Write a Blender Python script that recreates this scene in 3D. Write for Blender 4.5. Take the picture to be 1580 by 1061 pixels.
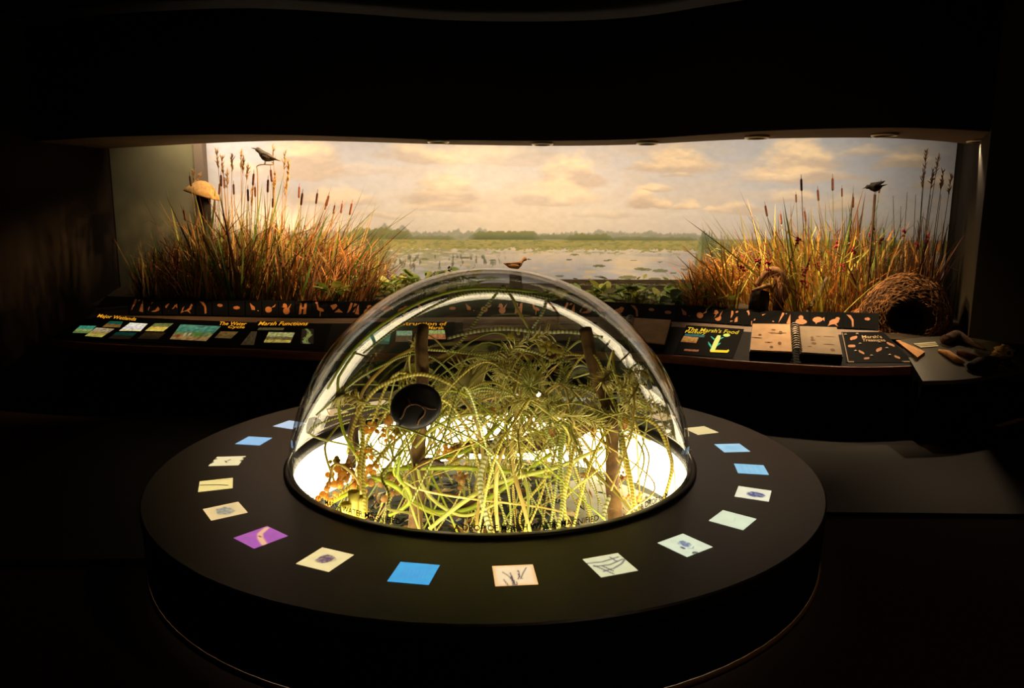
import bpy, math, random
import numpy as np
from mathutils import Vector, Matrix, noise

for o in list(bpy.data.objects):
    bpy.data.objects.remove(o, do_unlink=True)
sc = bpy.context.scene
C = sc.collection
rnd = random.Random(7)

# ------------------------------------------------------------------ camera
TABLE_R, TABLE_Z = 1.7, 0.42
CAM = Vector((0.0, -3.758, 1.645))
PITCH, YAW, ROLL, FPX = 0.1616, -0.0332, 0.00558, 1100.0
_rt, _fw, _up = Vector((1, 0, 0)), Vector((0, math.cos(PITCH), -math.sin(PITCH))), Vector((0, math.sin(PITCH), math.cos(PITCH)))
_rz = Matrix.Rotation(YAW, 3, 'Z')
AX_R = _rz @ (_rt * math.cos(ROLL) + _up * math.sin(ROLL))
AX_U = _rz @ (_rt * -math.sin(ROLL) + _up * math.cos(ROLL))
AX_F = _rz @ _fw
cam_data = bpy.data.cameras.new('camera')
cam_data.sensor_width = 36.0
cam_data.sensor_fit = 'HORIZONTAL'
cam_data.lens = FPX / 1580 * 36
cam_data.clip_start = 0.05
cam = bpy.data.objects.new('camera', cam_data)
C.objects.link(cam)
cam.matrix_world = Matrix.Translation(CAM) @ Matrix((AX_R, AX_U, -AX_F)).transposed().to_4x4()
sc.camera = cam

# ------------------------------------------------------------------ world, exposure
world = bpy.data.worlds.new('world')
sc.world = world
world.use_nodes = True
bg = world.node_tree.nodes.get('Background') or world.node_tree.nodes.new('ShaderNodeBackground')
wo = next((n for n in world.node_tree.nodes if n.type == 'OUTPUT_WORLD'), None) or world.node_tree.nodes.new('ShaderNodeOutputWorld')
world.node_tree.links.new(bg.outputs[0], wo.inputs[0])
bg.inputs[0].default_value = (1.0, 0.7, 0.5, 1)
bg.inputs[1].default_value = 0.0006
sc.view_settings.view_transform = 'Standard'
sc.view_settings.look = 'None'
sc.view_settings.gamma = 1
sc.view_settings.use_curve_mapping = False
sc.view_settings.exposure = 0.0
sc.cycles.use_denoising = True
sc.cycles.caustics_reflective = False
sc.cycles.caustics_refractive = False
sc.cycles.sample_clamp_indirect = 4.0
sc.cycles.transparent_max_bounces = 16
sc.cycles.max_bounces = 6
sc.cycles.diffuse_bounces = 3
sc.cycles.glossy_bounces = 3
sc.cycles.adaptive_threshold = 0.02

# ------------------------------------------------------------------ lights
WARM = (1.0, 0.70, 0.40)

def area_light(name, loc, target, sx, sy, power, col=WARM, spread=180):
    l = bpy.data.lights.new(name, 'AREA')
    l.shape = 'RECTANGLE'; l.size = sx; l.size_y = sy
    l.energy = power; l.color = col; l.spread = math.radians(spread)
    o = bpy.data.objects.new(name, l); C.objects.link(o)
    o.location = loc
    o.rotation_euler = (Vector(target) - Vector(loc)).to_track_quat('-Z', 'Y').to_euler()
    return o

def spot_light(name, loc, target, power, angle, col=WARM, blend=0.6, radius=0.04):
    l = bpy.data.lights.new(name, 'SPOT')
    l.energy = power; l.color = col; l.spot_size = math.radians(angle); l.spot_blend = blend; l.shadow_soft_size = radius
    o = bpy.data.objects.new(name, l); C.objects.link(o)
    o.location = loc
    o.rotation_euler = (Vector(target) - Vector(loc)).to_track_quat('-Z', 'Y').to_euler()
    return o

# linear lamps hidden in the slot behind the soffit, washing the painted backdrop
for x, y, pw, col in ((-3.2, 4.42, 6, (1, .80, .56)), (-2.6, 4.16, 9, (1, .80, .58)), (-1.4, 4.02, 12.3, (1, .80, .58)), (-0.1, 4.18, 14, (1, .79, .56)), (1.2, 4.12, 12.3, (1, .80, .58)),
                      (2.5, 3.52, 14, (1, .80, .57)), (3.7, 3.32, 13.5, (1, .82, .60)), (4.6, 3.62, 2.5, (1, .82, .60))):
    area_light('slot_lamp', (x, y, 2.98), (x, 5.1, 1.75), 1.15, 0.08, pw, col, 125)
# narrow spots in the same slot, grazing the reeds
spot_light('reed_spot', (-0.5, 4.06, 2.62), (-1.9, 4.2, 1.45), 300, 62, (1, .62, .30))
spot_light('reed_spot', (-1.4, 3.92, 2.62), (-2.7, 4.35, 1.5), 110, 62, (1, .64, .32))
spot_light('reed_spot', (1.75, 3.82, 2.62), (3.0, 3.7, 1.35), 300, 60, (1, .64, .30))
spot_light('reed_spot', (2.6, 3.36, 2.62), (3.9, 3.4, 1.35), 110, 62, (1, .64, .32))
spot_light('bank_spot', (0.2, 4.08, 2.62), (0.3, 4.1, 1.0), 45, 80, (1, .66, .36))
spot_light('bank_spot', (1.35, 3.95, 2.62), (1.7, 4.35, 1.0), 70, 66, (1, .70, .40))
spot_light('bank_spot', (-1.0, 3.95, 2.62), (-1.0, 4.55, 1.0), 60, 62, (1, .70, .40))
# one added, unseen dim fill light over the visitors' side of the hall
area_light('hall_fill', (1.6, -2.6, 3.66), (1.6, -2.0, 0), 0.12, 0.12, 7.0, (1, .66, .42))
# lamps tucked under the table lip, lighting the model plants inside the dome from below
for a, pw in ((-90, 4.4), (-140, 3.2), (-40, 3.2)):
    x, y = 1.0 * math.cos(math.radians(a)), 1.0 * math.sin(math.radians(a))
    area_light('well_lamp', (x, y, 0.33), (x * .2, y * .2, 1.1), 0.7, 0.06, pw, (1, .86, .62), 120)

# ------------------------------------------------------------------ helpers: projection onto real planes
def ray(px, py):
    x, y = (px - 790.0) / FPX, -(py - 530.5) / FPX
    return AX_F + AX_R * x + AX_U * y

def atz(px, py, z):
    d = ray(px, py)
    return CAM + d * ((z - CAM.z) / d.z)

def aty(px, py, Y):
    d = ray(px, py)
    return CAM + d * ((Y - CAM.y) / d.y)

def proj(p):
    v = Vector(p) - CAM
    f = v.dot(AX_F)
    return 790 + v.dot(AX_R) / f * FPX, 530.5 - v.dot(AX_U) / f * FPX

# ------------------------------------------------------------------ helpers: materials
def lin(c):
    return tuple(((v / 255.0) / 12.92 if v / 255.0 <= 0.04045 else (((v / 255.0) + 0.055) / 1.055) ** 2.4) for v in c)

_mats = {}
def new_mat(name):
    m = bpy.data.materials.new(name)
    m.use_nodes = True
    nt = m.node_tree
    nt.nodes.clear()
    out = nt.nodes.new('ShaderNodeOutputMaterial')
    return m, nt, out

def mat(name, c1, c2=None, rough=0.6, scale=8.0, spec=0.3, translucent=0.0, bump=0.0, detail=4.0, stretch=None, metallic=0.0):
    if name in _mats: return _mats[name]
    m, nt, out = new_mat(name)
    b = nt.nodes.new('ShaderNodeBsdfPrincipled')
    b.inputs['Roughness'].default_value = rough
    b.inputs['Specular IOR Level'].default_value = spec
    b.inputs['Metallic'].default_value = metallic
    a = lin(c1) + (1,)
    src = None
    if c2 is None:
        b.inputs['Base Color'].default_value = a
    else:
        tc = nt.nodes.new('ShaderNodeTexCoord')
        mp = nt.nodes.new('ShaderNodeMapping')
        if stretch: mp.inputs['Scale'].default_value = stretch
        nt.links.new(tc.outputs['Object'], mp.inputs[0])
        n = nt.nodes.new('ShaderNodeTexNoise')
        n.inputs['Scale'].default_value = scale
        n.inputs['Detail'].default_value = detail
        nt.links.new(mp.outputs[0], n.inputs['Vector'])
        r = nt.nodes.new('ShaderNodeValToRGB')
        r.color_ramp.elements[0].position = 0.35; r.color_ramp.elements[0].color = a
        r.color_ramp.elements[1].position = 0.65; r.color_ramp.elements[1].color = lin(c2) + (1,)
        nt.links.new(n.outputs['Fac'], r.inputs[0])
        nt.links.new(r.outputs[0], b.inputs['Base Color'])
        src = r.outputs[0]
        if bump:
            bp = nt.nodes.new('ShaderNodeBump')
            bp.inputs['Strength'].default_value = bump
            bp.inputs['Distance'].default_value = 0.01
            nt.links.new(n.outputs['Fac'], bp.inputs['Height'])
            nt.links.new(bp.outputs[0], b.inputs['Normal'])
    if translucent > 0:
        t = nt.nodes.new('ShaderNodeBsdfTranslucent')
        if src: nt.links.new(src, t.inputs[0])
        else: t.inputs[0].default_value = a
        mx = nt.nodes.new('ShaderNodeMixShader')
        mx.inputs[0].default_value = translucent
        nt.links.new(b.outputs[0], mx.inputs[1]); nt.links.new(t.outputs[0], mx.inputs[2])
        nt.links.new(mx.outputs[0], out.inputs[0])
    else:
        nt.links.new(b.outputs[0], out.inputs[0])
    _mats[name] = m
    return m

def emit(name, c, strength):
    if name in _mats: return _mats[name]
    m, nt, out = new_mat(name)
    e = nt.nodes.new('ShaderNodeEmission')
    e.inputs[0].default_value = lin(c) + (1,)
    e.inputs[1].default_value = strength
    nt.links.new(e.outputs[0], out.inputs[0])
    _mats[name] = m
    return m

def vcol(name, rough=0.8, emission=0.0, translucent=0.0):
    if name in _mats: return _mats[name]
    m, nt, out = new_mat(name)
    at = nt.nodes.new('ShaderNodeAttribute'); at.attribute_name = 'Col'
    b = nt.nodes.new('ShaderNodeBsdfPrincipled')
    b.inputs['Roughness'].default_value = rough
    b.inputs['Specular IOR Level'].default_value = 0.25
    nt.links.new(at.outputs['Color'], b.inputs['Base Color'])
    if emission:
        nt.links.new(at.outputs['Color'], b.inputs['Emission Color'])
        b.inputs['Emission Strength'].default_value = emission
    if translucent:
        t = nt.nodes.new('ShaderNodeBsdfTranslucent'); nt.links.new(at.outputs['Color'], t.inputs[0])
        mx = nt.nodes.new('ShaderNodeMixShader'); mx.inputs[0].default_value = translucent
        nt.links.new(b.outputs[0], mx.inputs[1]); nt.links.new(t.outputs[0], mx.inputs[2])
        nt.links.new(mx.outputs[0], out.inputs[0])
    else:
        nt.links.new(b.outputs[0], out.inputs[0])
    _mats[name] = m
    return m

def striped(name, pale, dark, freq, twist=1.0, duty=0.5):
    """spiral chloroplast bands along a filament (UV: u around, v metres along)"""
    if name in _mats: return _mats[name]
    m, nt, out = new_mat(name)
    uv = nt.nodes.new('ShaderNodeUVMap'); uv.uv_map = 'UVMap'
    sp = nt.nodes.new('ShaderNodeSeparateXYZ'); nt.links.new(uv.outputs[0], sp.inputs[0])
    def mth(op, a, b):
        n = nt.nodes.new('ShaderNodeMath'); n.operation = op
        for i, v in enumerate((a, b)):
            if v is None: continue
            if isinstance(v, (int, float)): n.inputs[i].default_value = v
            else: nt.links.new(v, n.inputs[i])
        return n.outputs[0]
    vf = mth('MULTIPLY', sp.outputs[1], freq)
    f1 = mth('FRACT', mth('ADD', vf, mth('MULTIPLY', sp.outputs[0], twist)), None)
    s1 = mth('LESS_THAN', f1, duty)
    r = nt.nodes.new('ShaderNodeMix'); r.data_type = 'RGBA'
    nt.links.new(s1, r.inputs[0])
    r.inputs[6].default_value = lin(pale) + (1,); r.inputs[7].default_value = lin(dark) + (1,)
    b = nt.nodes.new('ShaderNodeBsdfPrincipled'); b.inputs['Roughness'].default_value = 0.25
    nt.links.new(r.outputs[2], b.inputs['Base Color'])
    t = nt.nodes.new('ShaderNodeBsdfTranslucent'); nt.links.new(r.outputs[2], t.inputs[0])
    mx = nt.nodes.new('ShaderNodeMixShader'); mx.inputs[0].default_value = 0.45
    nt.links.new(b.outputs[0], mx.inputs[1]); nt.links.new(t.outputs[0], mx.inputs[2])
    nt.links.new(mx.outputs[0], out.inputs[0])
    _mats[name] = m
    return m

# ------------------------------------------------------------------ helpers: meshes and objects
def mesh(name, verts, faces, smooth=True, uvs=None, cols=None):
    me = bpy.data.meshes.new(name)
    me.from_pydata([tuple(v) for v in verts], [], faces)
    if smooth:
        me.polygons.foreach_set('use_smooth', [True] * len(me.polygons))
    if uvs is not None:
        ul = me.uv_layers.new(name='UVMap')
        li = np.zeros(len(me.loops), dtype=np.int32); me.loops.foreach_get('vertex_index', li)
        ul.data.foreach_set('uv', np.asarray(uvs, dtype=np.float32)[li].ravel())
    if cols is not None:
        ca = me.color_attributes.new('Col', 'FLOAT_COLOR', 'POINT')
        cc = np.ones((len(verts), 4), dtype=np.float32); cc[:, :3] = np.asarray(cols)[:, :3]
        ca.data.foreach_set('color', cc.ravel())
    me.update()
    return me

def link(name, me, m=None, parent=None, loc=None, rot=None, scale=None):
    o = bpy.data.objects.new(name, me)
    C.objects.link(o)
    if m is not None and me is not None and len(me.materials) == 0: me.materials.append(m)
    if parent is not None: o.parent = parent
    if loc is not None: o.location = loc
    if rot is not None: o.rotation_euler = rot
    if scale is not None: o.scale = scale if hasattr(scale, '__len__') else (scale,) * 3
    return o

def obj(name, geo, m, parent=None, smooth=True, **kw):
    v, f = geo[0], geo[1]
    uv = geo[2] if len(geo) > 2 else None
    return link(name, mesh(name, v, f, smooth, uv), m, parent, **kw)

def tag(o, label, cat, group=None, kind=None):
    o['label'] = label
    if cat: o['category'] = cat
    if group: o['group'] = group
    if kind: o['kind'] = kind
    return o

def struct(o, label=None):
    o['kind'] = 'structure'
    if label: o['label'] = label
    return o

def thing(name, label, cat, loc=(0, 0, 0), rot=(0, 0, 0), group=None):
    o = bpy.data.objects.new(name, None)
    C.objects.link(o)
    o.empty_display_size = 0.05
    o.location = loc; o.rotation_euler = rot
    return tag(o, label, cat, group)

def box(x0, x1, y0, y1, z0, z1):
    v = [(x, y, z) for z in (z0, z1) for y in (y0, y1) for x in (x0, x1)]
    f = [(0, 2, 3, 1), (4, 5, 7, 6), (0, 1, 5, 4), (2, 6, 7, 3), (0, 4, 6, 2), (1, 3, 7, 5)]
    return v, f

def join(*geos):
    v, f, uv = [], [], []
    hasuv = all(len(g) > 2 and g[2] is not None for g in geos)
    for g in geos:
        n = len(v)
        v += [tuple(p) for p in g[0]]
        f += [tuple(i + n for i in q) for q in g[1]]
        if hasuv: uv += list(g[2])
    return (v, f, uv) if hasuv else (v, f)

def lathe(profile, n=48, a0=0.0, a1=2 * math.pi, centre=(0, 0)):
    full = abs((a1 - a0) - 2 * math.pi) < 1e-6
    m = n if full else n + 1
    v, f = [], []
    for i in range(m):
        a = a0 + (a1 - a0) * i / n
        for r, z in profile:
            v.append((centre[0] + r * math.cos(a), centre[1] + r * math.sin(a), z))
    k = len(profile)
    for i in range(n):
        j = (i + 1) % m
        for q in range(k - 1):
            f.append((i * k + q, j * k + q, j * k + q + 1, i * k + q + 1))
    return v, f

def crom(pts, n):
    P = [Vector(p) for p in pts]
    P = [P[0] * 2 - P[1]] + P + [P[-1] * 2 - P[-2]]
    segs = len(P) - 3
    out = []
    for i in range(n + 1):
        t = i / n * segs
        k = min(int(t), segs - 1); u = t - k
        a, b, c, d = P[k:k + 4]
        out.append(0.5 * ((2 * b) + (c - a) * u + (2 * a - 5 * b + 4 * c - d) * u * u + (3 * b - a - 3 * c + d) * u ** 3))
    return out

def tube(pts, rad, sides=6, cap=True):
    """swept tube along points; rad a number or a list; returns verts, faces, uvs"""
    n = len(pts)
    R = [rad] * n if isinstance(rad, (int, float)) else rad
    v, f, uv = [], [], []
    t0 = (pts[1] - pts[0]).normalized()
    nrm = t0.orthogonal().normalized()
    L = 0.0
    for i, p in enumerate(pts):
        t = (pts[min(i + 1, n - 1)] - pts[max(i - 1, 0)])
        t = t.normalized() if t.length > 1e-9 else t0
        nrm = (nrm - t * nrm.dot(t))
        nrm = nrm.normalized() if nrm.length > 1e-6 else t.orthogonal().normalized()
        b = t.cross(nrm)
        if i: L += (p - pts[i - 1]).length
        for s in range(sides + 1):
            a = 2 * math.pi * s / sides
            v.append(p + (nrm * math.cos(a) + b * math.sin(a)) * R[i])
            uv.append((s / sides, L))
    k = sides + 1
    for i in range(n - 1):
        for s in range(sides):
            f.append((i * k + s, i * k + s + 1, (i + 1) * k + s + 1, (i + 1) * k + s))
    if cap:
        f.append(tuple(range(sides - 1, -1, -1)))
        f.append(tuple((n - 1) * k + s for s in range(sides)))
    return [tuple(q) for q in v], f, uv

def blob(c, rx, ry, rz, nu=12, nv=8, lump=0.0, seed=0.0, freq=3.0):
    v, f = [], []
    for j in range(nv + 1):
        th = math.pi * j / nv
        for i in range(nu):
            ph = 2 * math.pi * i / nu
            d = Vector((math.sin(th) * math.cos(ph), math.sin(th) * math.sin(ph), math.cos(th)))
            s = 1 + lump * noise.noise(d * freq + Vector((seed, seed * 1.7, -seed)))
            v.append((c[0] + d.x * rx * s, c[1] + d.y * ry * s, c[2] + d.z * rz * s))
    for j in range(nv):
        for i in range(nu):
            a, b = j * nu + i, j * nu + (i + 1) % nu
            f.append((a, a + nu, b + nu, b))
    return v, f

def grid_patch(p00, p10, p11, p01, nx, ny, paint, name, m, parent=None, lift=None):
    """flat printed sheet: corners front-left, front-right, back-right, back-left; paint(u, v) -> rgb 0..255 arrays"""
    p00, p10, p11, p01 = map(Vector, (p00, p10, p11, p01))
    u, v = np.meshgrid(np.linspace(0, 1, nx), np.linspace(0, 1, ny))
    u, v = u.ravel(), v.ravel()
    A, B, D, E_ = (np.array(p) for p in (p00, p10, p11, p01))
    P = ((1 - u) * (1 - v))[:, None] * A + (u * (1 - v))[:, None] * B + (u * v)[:, None] * D + ((1 - u) * v)[:, None] * E_
    if lift is not None: P = P + np.array(lift)
    f = [(j * nx + i, j * nx + i + 1, (j + 1) * nx + i + 1, (j + 1) * nx + i) for j in range(ny - 1) for i in range(nx - 1)]
    col = nplin(np.clip(paint(u, v), 0, 255))
    return link(name, mesh(name, P.tolist(), f, False, None, col), m, parent)

def nplin(c):
    c = np.asarray(c, dtype=np.float64) / 255.0
    return np.where(c <= 0.04045, c / 12.92, ((c + 0.055) / 1.055) ** 2.4)

def text_geo(s, size=1.0, extrude=0.0, bold=0.0, shear=0.0):
    cu = bpy.data.curves.new('lettering', 'FONT')
    cu.body = s; cu.size = size; cu.extrude = extrude; cu.offset = bold; cu.shear = shear
    cu.resolution_u = 2
    o = bpy.data.objects.new('lettering', cu); C.objects.link(o)
    bpy.context.view_layer.update()
    dg = bpy.context.evaluated_depsgraph_get()
    me = bpy.data.meshes.new_from_object(o.evaluated_get(dg))
    v = [tuple(p.co) for p in me.vertices]
    f = [tuple(p.vertices) for p in me.polygons]
    bpy.data.objects.remove(o, do_unlink=True)
    bpy.data.curves.remove(cu); bpy.data.meshes.remove(me)
    return v, f

def text_on(quad, s, m, parent, name='title_lettering', bold=0.012, shear=0.15, lift=0.003):
    """lay lettering into a quad fl, fr, br, bl (real corners on the panel), filling it"""
    v, f = text_geo(s, 1.0, 0, bold, shear)
    xs = [p[0] for p in v]; ys = [p[1] for p in v]
    x0, x1, y0, y1 = min(xs), max(xs), min(ys), max(ys)
    fl, fr, br, bl = map(Vector, quad)
    nrm = (fr - fl).cross(bl - fl).normalized() * lift
    w = []
    for p in v:
        u, t = (p[0] - x0) / (x1 - x0), (p[1] - y0) / (y1 - y0)
        w.append(fl * (1 - u) * (1 - t) + fr * u * (1 - t) + br * u * t + bl * (1 - u) * t + nrm)
    return obj(name, (w, f), m, parent, smooth=False)

# numpy noise
_ng = np.random.RandomState(3)
_tab = _ng.rand(256, 256)
def vnoise(x, y):
    xi, yi = np.floor(x).astype(int), np.floor(y).astype(int)
    fx, fy = x - xi, y - yi
    fx, fy = fx * fx * (3 - 2 * fx), fy * fy * (3 - 2 * fy)
    a, b = _tab[yi & 255, xi & 255], _tab[yi & 255, (xi + 1) & 255]
    c, d = _tab[(yi + 1) & 255, xi & 255], _tab[(yi + 1) & 255, (xi + 1) & 255]
    return (a * (1 - fx) + b * fx) * (1 - fy) + (c * (1 - fx) + d * fx) * fy
def fbm(x, y, o=4):
    s, a, t = 0, 0.5, 0
    for i in range(o):
        s = s + a * vnoise(x * 2 ** i + 17 * i, y * 2 ** i + 31 * i); t += a; a *= 0.5
    return s / t
def sstep(a, b, x):
    t = np.clip((x - a) / (b - a), 0, 1)
    return t * t * (3 - 2 * t)
def lerp(a, b, t):
    return a + (np.asarray(b, dtype=float) - a) * t[..., None]

# ------------------------------------------------------------------ setting: room shell
M_carpet = mat('carpet_dark_brown', (46, 32, 28), (36, 26, 23), rough=0.95, scale=60, spec=0.05)
M_dais = mat('dais_dark_wood', (23, 15, 11), (19, 13, 10), rough=0.6, scale=6, spec=0.2, stretch=(1, 8, 1))
M_black = mat('matt_black_paint', (20, 17, 15), rough=0.8, spec=0.15)
M_fascia = mat('dark_brown_fascia', (46, 35, 27), (42, 31, 24), rough=0.85, scale=3, spec=0.1)
M_wall = mat('dark_brown_wall', (46, 37, 28), (41, 33, 25), rough=0.9, scale=2, spec=0.1)
M_sage = mat('sage_grey_side_wall', (128, 122, 92), (118, 112, 86), rough=0.9, scale=2.5, spec=0.1)
M_soffit = mat('taupe_soffit', (104, 88, 66), (96, 82, 62), rough=0.85, scale=3, spec=0.1)

struct(obj('floor', box(-8, 9, -7, 6.2, -0.1, 0.0), M_carpet, smooth=False))
struct(obj('ceiling', box(-8, 9, -7, 6.2, 3.7, 3.8), M_black, smooth=False))
struct(obj('wall_back', box(-8, 9, 6.0, 6.2, 0, 3.7), M_black, smooth=False))
struct(obj('wall_front', box(-8, 9, -7.0, -6.8, 0, 3.7), M_black, smooth=False))

def ymural(x):
    return 5.25 - 0.02 * (x - 0.85) ** 2

def mpt(px, py):
    Y = 5.1
    for _ in range(6):
        p = aty(px, py, Y); Y = ymural(p.x)
    return aty(px, py, Y)

XL, XR = mpt(318, 222).x, mpt(1477, 222).x

def wall_strip(name, pts, z0, z1, m, th=0.06, side=1):
    """vertical wall following plan points, with thickness"""
    n = len(pts)
    nor = []
    for i in range(n):
        d = Vector(pts[min(i + 1, n - 1)]) - Vector(pts[max(i - 1, 0)])
        nor.append(Vector((-d.y, d.x)).normalized() * th * side)
    v, f = [], []
    for i, p in enumerate(pts):
        q = Vector(p[:2]) + nor[i]
        v += [(p[0], p[1], z0), (p[0], p[1], z1), (q.x, q.y, z1), (q.x, q.y, z0)]
    for i in range(n - 1):
        a, b = i * 4, (i + 1) * 4
        for k in range(4):
            f.append((a + k, b + k, b + (k + 1) % 4, a + (k + 1) % 4))
    f += [(0, 1, 2, 3), tuple((n - 1) * 4 + k for k in (3, 2, 1, 0))]
    return struct(obj(name, (v, f), m, smooth=False))

PA = atz(167, 230, 2.5)
PB = atz(60, 219, 2.5)
dirL = (PB - PA).normalized()
PC = PA + dirL * 3.4
wall_strip('wall_left', [(PA.x, PA.y), (PB.x, PB.y), (PC.x, PC.y), (PC.x - 0.5, -6.8)], 0, 3.7, M_wall, 0.08, -1)
wall_strip('wall_diorama_left', [(PA.x, PA.y + 0.02), (XL - 0.10, ymural(XL) - 0.10)], 0, 3.7, M_sage, 0.06, 1)
struct(obj('trim_1', box(XL - 0.10, XL, ymural(XL) - 0.13, ymural(XL) + 0.05, 0.6, 3.7), mat('grey_brown_trim', (120, 104, 88), rough=0.7), smooth=False))
ER = Vector((XR + 0.01, ymural(XR) - 0.01, 0))
GR, HR = atz(1492, 519, 0.7), atz(1650, 530, 0.7)
wall_strip('wall_right', [(ER.x, ER.y + 0.1), (ER.x + 0.02, ER.y - 0.05), (GR.x + .03, GR.y + .02), (HR.x + .05, HR.y), (HR.x + 1.6, HR.y - 1.2), (7.2, -6.8)], 0, 3.7, mat('dark_olive_wall', (48, 43, 32), (42, 38, 29), rough=.9, scale=2, spec=.1), 0.08, 1)

# low dais in front of the consoles
dv = [atz(-250, 866, 0.02), atz(215, 862, 0.02), atz(700, 815, 0.02), atz(1260, 790, 0.02), atz(1580, 793, 0.02), atz(1900, 800, 0.02)]
dv = [(p.x, p.y) for p in dv]
nd = len(dv)
v = [(x, y, 0.022) for x, y in dv] + [(x, 5.5, 0.022) for x, y in dv] + [(x, y, 0.0005) for x, y in dv]
f = [(i, i + 1, nd + i + 1, nd + i) for i in range(nd - 1)] + [(2 * nd + i, 2 * nd + i + 1, i + 1, i) for i in range(nd - 1)]
struct(obj('floor_dais', (v, f), M_dais, smooth=False))

# soffit: wavy dropped band over the diorama
def row(samples, z):
    return [atz(px, py, z) for px, py in samples]

def resample(pts, n):
    return crom(pts, n)

SF = row([(-260, 232), (-80, 226), (70, 217), (170, 211), (330, 207.5), (440, 208), (560, 211.5), (700, 216), (860, 217), (980, 214.5), (1100, 207), (1200, 201), (1350, 197), (1450, 198.5), (1560, 205), (1700, 214), (1850, 220)], 2.5)
SB = row([(-80, 240), (60, 236), (168, 229), (240, 225), (318, 221), (440, 217), (560, 219), (700, 223), (860, 225), (980, 223), (1100, 217), (1200, 213.5), (1350, 212.5), (1440, 217), (1500, 223), (1580, 232), (1700, 240)], 2.5)
SFr, SBr = resample(SF, 96), resample(SB, 96)
v = [tuple(p) for p in SFr] + [tuple(p) for p in SBr] + [(p.x, p.y, 3.12) for p in SBr]
n = 97
f = [(i, n + i, n + i + 1, i + 1) for i in range(n - 1)] + [(n + i, 2 * n + i, 2 * n + i + 1, n + i + 1) for i in range(n - 1)]
struct(obj('ceiling_soffit', (v, f), M_soffit))
v = [(p.x, p.y - 0.001, 2.5) for p in SFr] + [(p.x, p.y - 0.001, 3.62) for p in SFr] + [(p.x, p.y + 0.12, 3.62) for p in SFr]
f = [(i, i + 1, n + i + 1, n + i) for i in range(n - 1)] + [(n + i, n + i + 1, 2 * n + i + 1, 2 * n + i) for i in range(n - 1)]
struct(obj('trim_2', (v, f), M_fascia))

# recessed downlights in the soffit
M_ring = mat('downlight_ring_metal', (214, 205, 188), rough=0.35, metallic=0.6)
M_baffle = mat('downlight_black_baffle', (10, 9, 8), rough=0.5)
M_lampface = emit('downlight_lamp_glow', (255, 214, 160), 1.2)
for px, py, pw, ang, tgt, lab in ((676, 217, 45, 56, (-1.5, 3.55, .8), 'recessed downlight leftmost in the soffit over the marsh mural'),
                                (837, 220.5, 560, 46, (-1.9, 4.3, 1.2), 'second recessed downlight from the left in the wavy soffit'),
                                (999, 219.2, 520, 46, (3.1, 3.8, 1.2), 'third recessed downlight from the left in the wavy soffit'),
                                (1168, 210.2, 190, 50, (2.45, 2.35, .7), 'recessed downlight above the open board book and food panel'),
                                (1365, 206.6, 190, 54, (3.25, 2.5, .7), 'recessed downlight near the soffit right end above the knobbed panel'),
                                (1512, 216, 120, 46, (3.95, 1.75, .6), 'dim recessed downlight rightmost in the soffit by the dark wall')):
    p = atz(px, py, 2.5)
    t = thing('recessed_downlight', lab, 'downlight', (p.x, p.y, 2.478), group='downlights in the soffit')
    obj('trim_ring', lathe([(0.085, 0.018), (0.112, 0.018), (0.112, 0.006), (0.105, 0.0), (0.090, 0.0), (0.085, 0.008), (0.085, 0.018)], 28), M_ring, t)
    obj('baffle', lathe([(0.0875, 0.006), (0.075, 0.012), (0.055, 0.0165), (0.03, 0.017), (0.001, 0.017)], 24), M_baffle, t)
    obj('lamp_glow', lathe([(0.028, 0.0155), (0.02, 0.0135), (0.001, 0.013)], 16), M_lampface, t)
    sp = spot_light('downlight_beam', (0, 0, -0.02), Vector(tgt) - Vector((p.x, p.y, 2.478)), pw, ang, WARM, 0.8, 0.05)
    sp.parent = t

# ------------------------------------------------------------------ the painted backdrop (a mural: flat artwork)
NX, NZ = 1000, 280
Z0M, Z1M = 0.80, 3.15
xs = np.linspace(XL, XR, NX); zs = np.linspace(Z0M, Z1M, NZ)
X, Z = np.meshgrid(xs, zs)
HZ = mpt(760, 352).z                                     # painted horizon height
def mm(px, py):
    p = mpt(px, py); return p.x, p.z
MPX = (mpt(900, 300).x - mpt(800, 300).x) / 100.0        # metres per photo pixel on the mural

T = np.clip((Z - HZ) / (2.55 - HZ), 0, 1)
N1 = fbm(X * 0.9 + 3, Z * 3.0, 4); N2 = fbm(X * 2.2 + 9, Z * 7.0, 5); N3 = fbm(X * 6 + 1, Z * 16, 4)
sky = np.zeros(X.shape + (3,)) + np.array((226, 218, 208.0))
sky = lerp(sky, (196, 196, 204), sstep(0.15, 0.9, T) * (0.45 + 0.5 * N1))
bx = sstep(mm(960, 300)[0], mm(1230, 300)[0], X)
sky = lerp(sky, (172, 180, 198), bx * (0.35 + 0.45 * T))
lx = 1 - sstep(mm(420, 300)[0], mm(640, 300)[0], X)
sky = lerp(sky, (190, 192, 202), lx * 0.55 * sstep(0.05, 0.5, T))
sky = lerp(sky, (244, 226, 196), (np.exp(-((X - mm(800, 300)[0]) / 1.1) ** 2) * (1 - T) * 0.6))
sky = lerp(sky, (214, 200, 186), sstep(0.45, 0.75, N2) * 0.45 * sstep(0.05, 0.4, T))
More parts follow.
